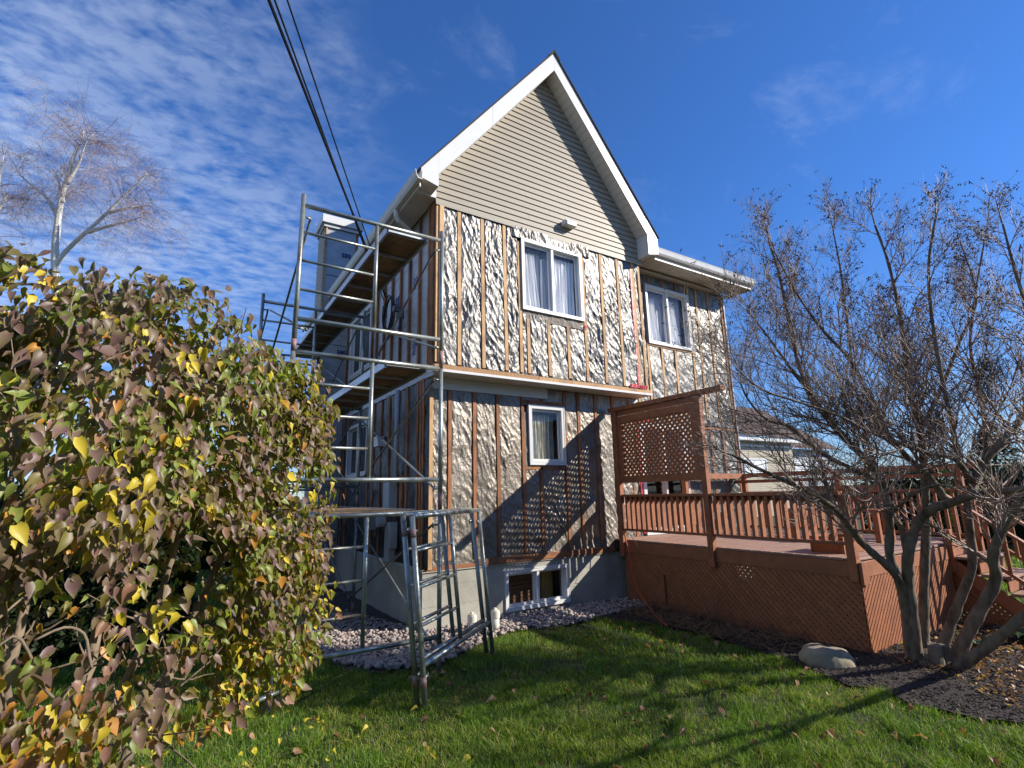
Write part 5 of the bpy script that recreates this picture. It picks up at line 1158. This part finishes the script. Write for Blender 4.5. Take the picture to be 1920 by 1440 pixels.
# leaves: placed on the blobs, denser near their shells, hanging outwards
MK = ['lp', 'lb', 'lg', 'ly', 'lo', 'lr']
leaves = []
vol = [b[1][0]*b[1][1]*b[1][2] for b in BLOBS]; area = [(b[1][0]*b[1][1]+b[1][1]*b[1][2]+b[1][0]*b[1][2]) for b in BLOBS]; ta = sum(area)
NL = 23000
def leaf_at(c, d, bi):
    r__ = rd.random(); z = c.z
    yl = max(0, min(1, (1.35-z)/.9))
    n1 = noise.noise(c*3.1+Vector((4, 4, 4))); n2 = noise.noise(c*2.3)
    inside = d
    if c.x < -3.15 and z < 1.25 and r__ < .45: mtl = rd.choice(('lo', 'lr', 'ly', 'lr'))
    elif z < .75 and r__ < .4: mtl = 'lo' if rd.random() < .4 else 'lr'
    elif n1 > .34 and rd.random() < .35: mtl = 'ly'
    elif rd.random() < .10*yl+.03: mtl = 'lo'
    else:
        x = rd.random()+n2*.55-(1-inside)*.9
        mtl = 'lp' if x > .34 else ('lb' if x > .12 else 'lg')
        if rd.random() < .06: mtl = 'ly' if rd.random() < .35 else 'lr'
    return mtl
clusters = []
while len(leaves) < NL:
    bi = rd.choices(range(len(BLOBS)), area)[0]; c0, rr_ = Vector(BLOBS[bi][0]), BLOBS[bi][1]; u = rand_unit(rd); s = 1-abs(rd.gauss(0, .20))
    if s < .25: continue
    c = c0+Vector((u.x*rr_[0], u.y*rr_[1], u.z*rr_[2]))*s
    if noise.noise(c*2.6+Vector((9, 2, 1))) < -.23: continue            # gaps between sprays
    if (c-CAM).length < .95: continue
    if 1.0 < c.z < 1.62 and -3.5 < c.x < -2.72 and rd.random() < .80: continue   # open heart of the bush
    if c.z < 1.0 and c.x > -3.25 and rd.random() < .45: continue
    # discard points deep inside another blob (keeps the shell leafy, the heart open)
    deep = 0
    for b in BLOBS:
        q = c-Vector(b[0]); k = (q.x/b[1][0])**2+(q.y/b[1][1])**2+(q.z/b[1][2])**2
        if k < .30: deep = 1; break
    if deep and rd.random() < .8: continue
    out_ = (c-Vector((-3.25, -3.75, 1.4))); out_.z *= .25; out_.normalize()
    k_ = rd.choice((3, 4, 5, 6))
    for j in range(k_):
        o_ = (out_+rand_unit(rd)*.8).normalized()
        tip = (o_*.45+Vector((0, 0, -1))*rd.uniform(.35, 1.1)+rand_unit(rd)*.35).normalized()
        nrm = (o_*.45+SUND*.45+Vector((-.25, -.35, .15))+rand_unit(rd)*.62); nrm = (nrm-tip*nrm.dot(tip)).normalized(); xa = tip.cross(nrm).normalized()
        p = c+rand_unit(rd)*.055; leaves.append((p, xa, tip, nrm, rd.uniform(.36, .90)*(1.12 if rd.random() < .15 else 1), leaf_at(p, s, bi), rd.randrange(8)))
leaves.sort(key=lambda q: (q[0]-CAM).length-.25*((q[0]-CAM).normalized().dot(fw) > .72))
bl_me = {}
for k in range(8):
    for c in MK:
        me = mesh(*LV_[k], 'bush_leaf'); me.materials.append(M[c]); me.polygons.foreach_set('use_smooth', [True]*len(me.polygons)); bl_me[k, c] = me
VV, FF, MI = [], [], []; base = 0; ni = 0
for p, xa, tip, nrm, s, c, k in leaves:
    Mx = Matrix((xa, tip, nrm)).transposed()
    v_ = (p-CAM); infr = v_.dot(fw) > 0 and abs(v_.dot(r2)/v_.dot(fw)) < .98 and abs(v_.dot(u2)/v_.dot(fw)) < .74
    if ni < 290 and infr:
        o = bpy.data.objects.new('leaf', bl_me[k, c]); link(o); o.parent = BU; o.matrix_basis = Matrix.Translation(p-WL[BU.name])@Mx.to_4x4()@Matrix.Scale(s, 4); ni += 1; continue
    v, f = LT[k]; VV.append((v*s)@np.array(Mx).T+np.array(p)); FF.append(f+base); base += len(v); MI += [MK.index(c)]*len(f)
np_mesh('foliage', np.concatenate(VV), np.concatenate(FF), [M[c] for c in MK], MI, True, parent=BU, kind='stuff')
# sprouts above the top
tubes = []
for (x, y, z, h) in ((-2.9, -3.55, 2.5, .22), (-2.98, -3.6, 2.5, .25), (-2.62, -3.4, 2.35, .25), (-2.45, -3.35, 2.35, .2), (-3.05, -3.6, 2.55, .2), (-3.45, -4.0, 2.5, .2), (-2.35, -3.35, 2.1, .2)):
    tubes.append(tube([(x, y, z-.2), (x+.01, y, z+h*.5), (x+.03, y, z+h)], [.005, .004, .003], 4, False))
for tb_ in tubes: mk(BU, 'sprout', tb_, M['bushbark'])

# ---------------------------------------------------------------- hedges and far things
def hedge(name, x0, x1, y0, y1, h, lb, n_, seed, cat='hedge', size=.11, top=.12):
    r_ = np.random.default_rng(seed); t_ = root(name, ((x0+x1)/2, (y0+y1)/2, 0), lb, cat)
    mk(t_, 'core', box(x0+.25, x1-.25, y0+.25, y1-.25, 0, h-.3, .1), M['hedge_core'])
    u = r_.random((n_, 3)); side = r_.integers(0, 5, n_); P = np.stack([x0+(x1-x0)*u[:, 0], y0+(y1-y0)*u[:, 1], h*u[:, 2]], 1); dpt = np.abs(r_.normal(0, .1, n_))
    P[side == 0, 1] = y0+dpt[side == 0]; P[side == 1, 0] = x0+dpt[side == 1]; P[side == 2, 2] = h-dpt[side == 2]; P[side == 3, 1] = y0+dpt[side == 3]; P[side == 4, 0] = x1-dpt[side == 4]
    P[:, 2] += np.array([noise.noise(Vector((a*1.3, b*1.3, 0)))*top for a, b, _ in P]); P[:, 1] += np.array([noise.noise(Vector((a*1.1, c*1.4, 5)))*.2 for a, _, c in P])
    a, b = r_.uniform(0, 6.28, n_), r_.uniform(-.9, .9, n_); s = size*r_.uniform(.5, 1.2, n_)
    T_ = np.stack([np.cos(a)*np.cos(b), np.sin(a)*np.cos(b), np.sin(b)+.5], 1)*s[:, None]; S2 = np.stack([-np.sin(a), np.cos(a), r_.uniform(-.5, .5, n_)], 1)*(s*.35)[:, None]
    V = np.stack([P-S2, P+S2, P+T_], 1).reshape(-1, 3); np_mesh('foliage', V, np.arange(n_*3).reshape(-1, 3), [M['hedge']], None, False, parent=t_, kind='stuff')
hedge('cedar_hedge', -16, -3.6, 8.6, 10.0, 2.2, 'dark clipped hedge behind the leafy bush', 24000, 1)
hedge('added_dark_hedge', -24, 2.5, -15.5, -13, 5.5, 'tall dark hedge added unseen behind the viewer to dim the fill light', 26000, 12, size=.22, top=.5)  # unseen hedge added behind the camera to deepen the shade
hedge('dark_shrubs', -9, -2.75, 1.2, 2.5, 1.65, 'low dark shrub row seen through the open base of the leafy bush', 16000, 8, cat='shrubs')
hedge('cedar_hedge', -3.3, -.6, 9.2, 10.6, 2.4, 'dark hedge closing the gap behind the scaffold', 9000, 5)
hedge('cedar_hedge', 12.5, 26, -1.6, .4, 2.15, 'long dark hedge beyond the deck railing', 22000, 2)
hedge('tall_hedge', 17.5, 30, -5.2, -3.2, 4.2, 'tall dark evergreen hedge at the right edge beyond the stairs', 20000, 3, size=.16, top=.5)
def conifer(x, y, h, r__, lb, seed, n_=5200):
    r_ = np.random.default_rng(seed); t_ = root('evergreen_tree', (x, y, 0), lb, 'tree', 'far evergreens'); mk(t_, 'trunk', tube([(x, y, 0), (x, y, h*.95)], [.16, .03], 8), M['bark'])
    z = h*(.08+.92*r_.random(n_)**1.15); a = r_.uniform(0, 6.28, n_); q = r__*(1-z/h)**.8*(.55+.45*np.sqrt(r_.random(n_)))*(1+.18*np.sin(z*5+a*2)); P = np.stack([x+np.cos(a)*q, y+np.sin(a)*q, z], 1)
    s = .22*r_.uniform(.5, 1.2, n_); T_ = np.stack([np.cos(a), np.sin(a), r_.uniform(-.6, .2, n_)], 1)*s[:, None]; S2 = np.stack([-np.sin(a), np.cos(a), r_.uniform(-.4, .4, n_)], 1)*(s*.4)[:, None]
    np_mesh('crown', np.stack([P-S2, P+S2, P+T_], 1).reshape(-1, 3), np.arange(n_*3).reshape(-1, 3), [M['hedge']], None, False, parent=t_, kind='stuff')
conifer(30, -4.5, 5.6, 2.2, 'dark evergreen at the right edge behind the tall hedge', 4); conifer(34, 3, 5.0, 2.0, 'smaller far evergreen seen through the bare tree', 5)
def fartree(x, y, h, seed, lb):
    rd3 = random.Random(seed); t_ = root('far_bare_tree', (x, y, 0), lb, 'tree', 'far bare trees'); tw2 = []
    mk(t_, 'trunk', tube([(x, y, 0), (x+.1, y, h*.4), (x, y, h*.85)], [.16, .1, .02], 6), M['bark'])
    def g2(p, d, l_, r0, lvl):
        P_ = [p.copy()]; dd = d
        for i in range(4): dd = (dd+rand_unit(rd3)*.2+Vector((0, 0, .1))).normalized(); P_.append(P_[-1]+dd*l_/4)
        tw2.append(tube(P_, [r0*(1-.2*i) for i in range(5)], 3, False))
        if lvl < 2:
            for j in range((7, 5)[lvl]): q = rd3.choice(P_[1:]); g2(q, (dd*.5+rand_unit(rd3)*.8).normalized(), l_*rd3.uniform(.4, .65), r0*.55, lvl+1)
    for k in range(11): g2(Vector((x, y, h*(.25+.05*k))), (rand_unit(rd3)+Vector((0, 0, .8))).normalized(), h*.35, .03, 0)
    mk(t_, 'crown', join(*tw2), M['birch_twig'], kind='stuff')
for i, (x, y, h) in enumerate(((44, 2, 5.2), (48, 8, 5.5), (40, -3.5, 5), (52, 14, 6), (56, 4, 6), (46, -8, 7))):
    fartree(x, y, h, i, ('far bare tree, first left of the evergreen', 'far bare tree above the hedge, seen through the middle of the crown', 'far bare tree just left of the tall hedge', 'farthest bare tree next to the neighbouring roof', 'far bare tree on the skyline between two others', 'tall far bare tree at the right edge')[i])

# neighbour house to the right
NH = root('neighbour_house', (28, 12, 0), 'low beige neighbouring house with brown shingle roof beyond the deck', 'house')
ang = R(0)
mk(NH, 'wall', box(24.6, 31.6, 12.6, 20, 0, 4.7), M['clap']); mk(NH, 'wing_wall', box(31.4, 38.5, 13.6, 20, 0, 4.4), M['meter'])
mk(NH, 'eave_trim', box(24.4, 31.9, 12.0, 12.12, 4.60, 4.86), M['white']); mk(NH, 'eave_trim', box(24.4, 31.9, 12.13, 12.6, 4.58, 4.62), M['white']); mk(NH, 'eave_trim', box(24.4, 31.7, 12.52, 12.6, 4.28, 4.40), M['white'])
rf = mk(NH, 'roof', prism([(11.9, 4.88), (17.5, 8.1), (23, 4.88), (17.5, 7.9)], lambda u, v, t: (t, u, v), 24.2, 32.0), M['brown_shingle'])
for k in range(14):
    y0 = 11.9+k*.4; z0 = 4.89+k*.4*.575; mk(rf, 'shingle_course', prism([(y0, z0+.02), (y0+.42, z0+.42*.575+.006), (y0+.42, z0+.42*.575), (y0, z0-.01)], lambda u, v, t: (t, u, v), 24.2, 32.0), M['brown_shingle'])
rf2 = mk(NH, 'wing_roof', prism([(13.0, 4.4), (19, 8.4), (25, 4.4), (19, 8.2)], lambda u, v, t: (t, u, v), 32.01, 38.9), M['brown_shingle'])
for k in range(15):
    y0 = 13.0+k*.4; z0 = 4.41+k*.4*.667; mk(rf2, 'shingle_course', prism([(y0, z0+.02), (y0+.42, z0+.42*.667+.006), (y0+.42, z0+.42*.667), (y0, z0-.01)], lambda u, v, t: (t, u, v), 32.01, 38.9), M['brown_shingle'])
mk(rf, 'roof_vent', join(tube([(27.9, 16.0, 6.6), (27.9, 16.0, 8.35)], .16, 10), box(27.6, 28.2, 15.8, 16.2, 8.2, 8.6)), M['sheath'])
for x0, x1, z0, z1, yy in ((26.0, 28.4, 2.45, 3.55, 12.58), (33.0, 35.2, 2.6, 3.6, 13.58), (36, 37.6, 2.6, 3.6, 13.58)):
    wn = mk(NH, 'window', ring(x0, x1, z0, z1, .09, yy-.05, yy+.1), M['white']); mk(wn, 'glass_pane', box(x0+.09, x1-.09, yy-.02, yy-.01, z0+.09, z1-.09), M['glass'])
    mk(wn, 'blind', box(x0+.09, x1-.09, yy-.005, yy+.005, z0+.09, z1-.09), M['curtain'])
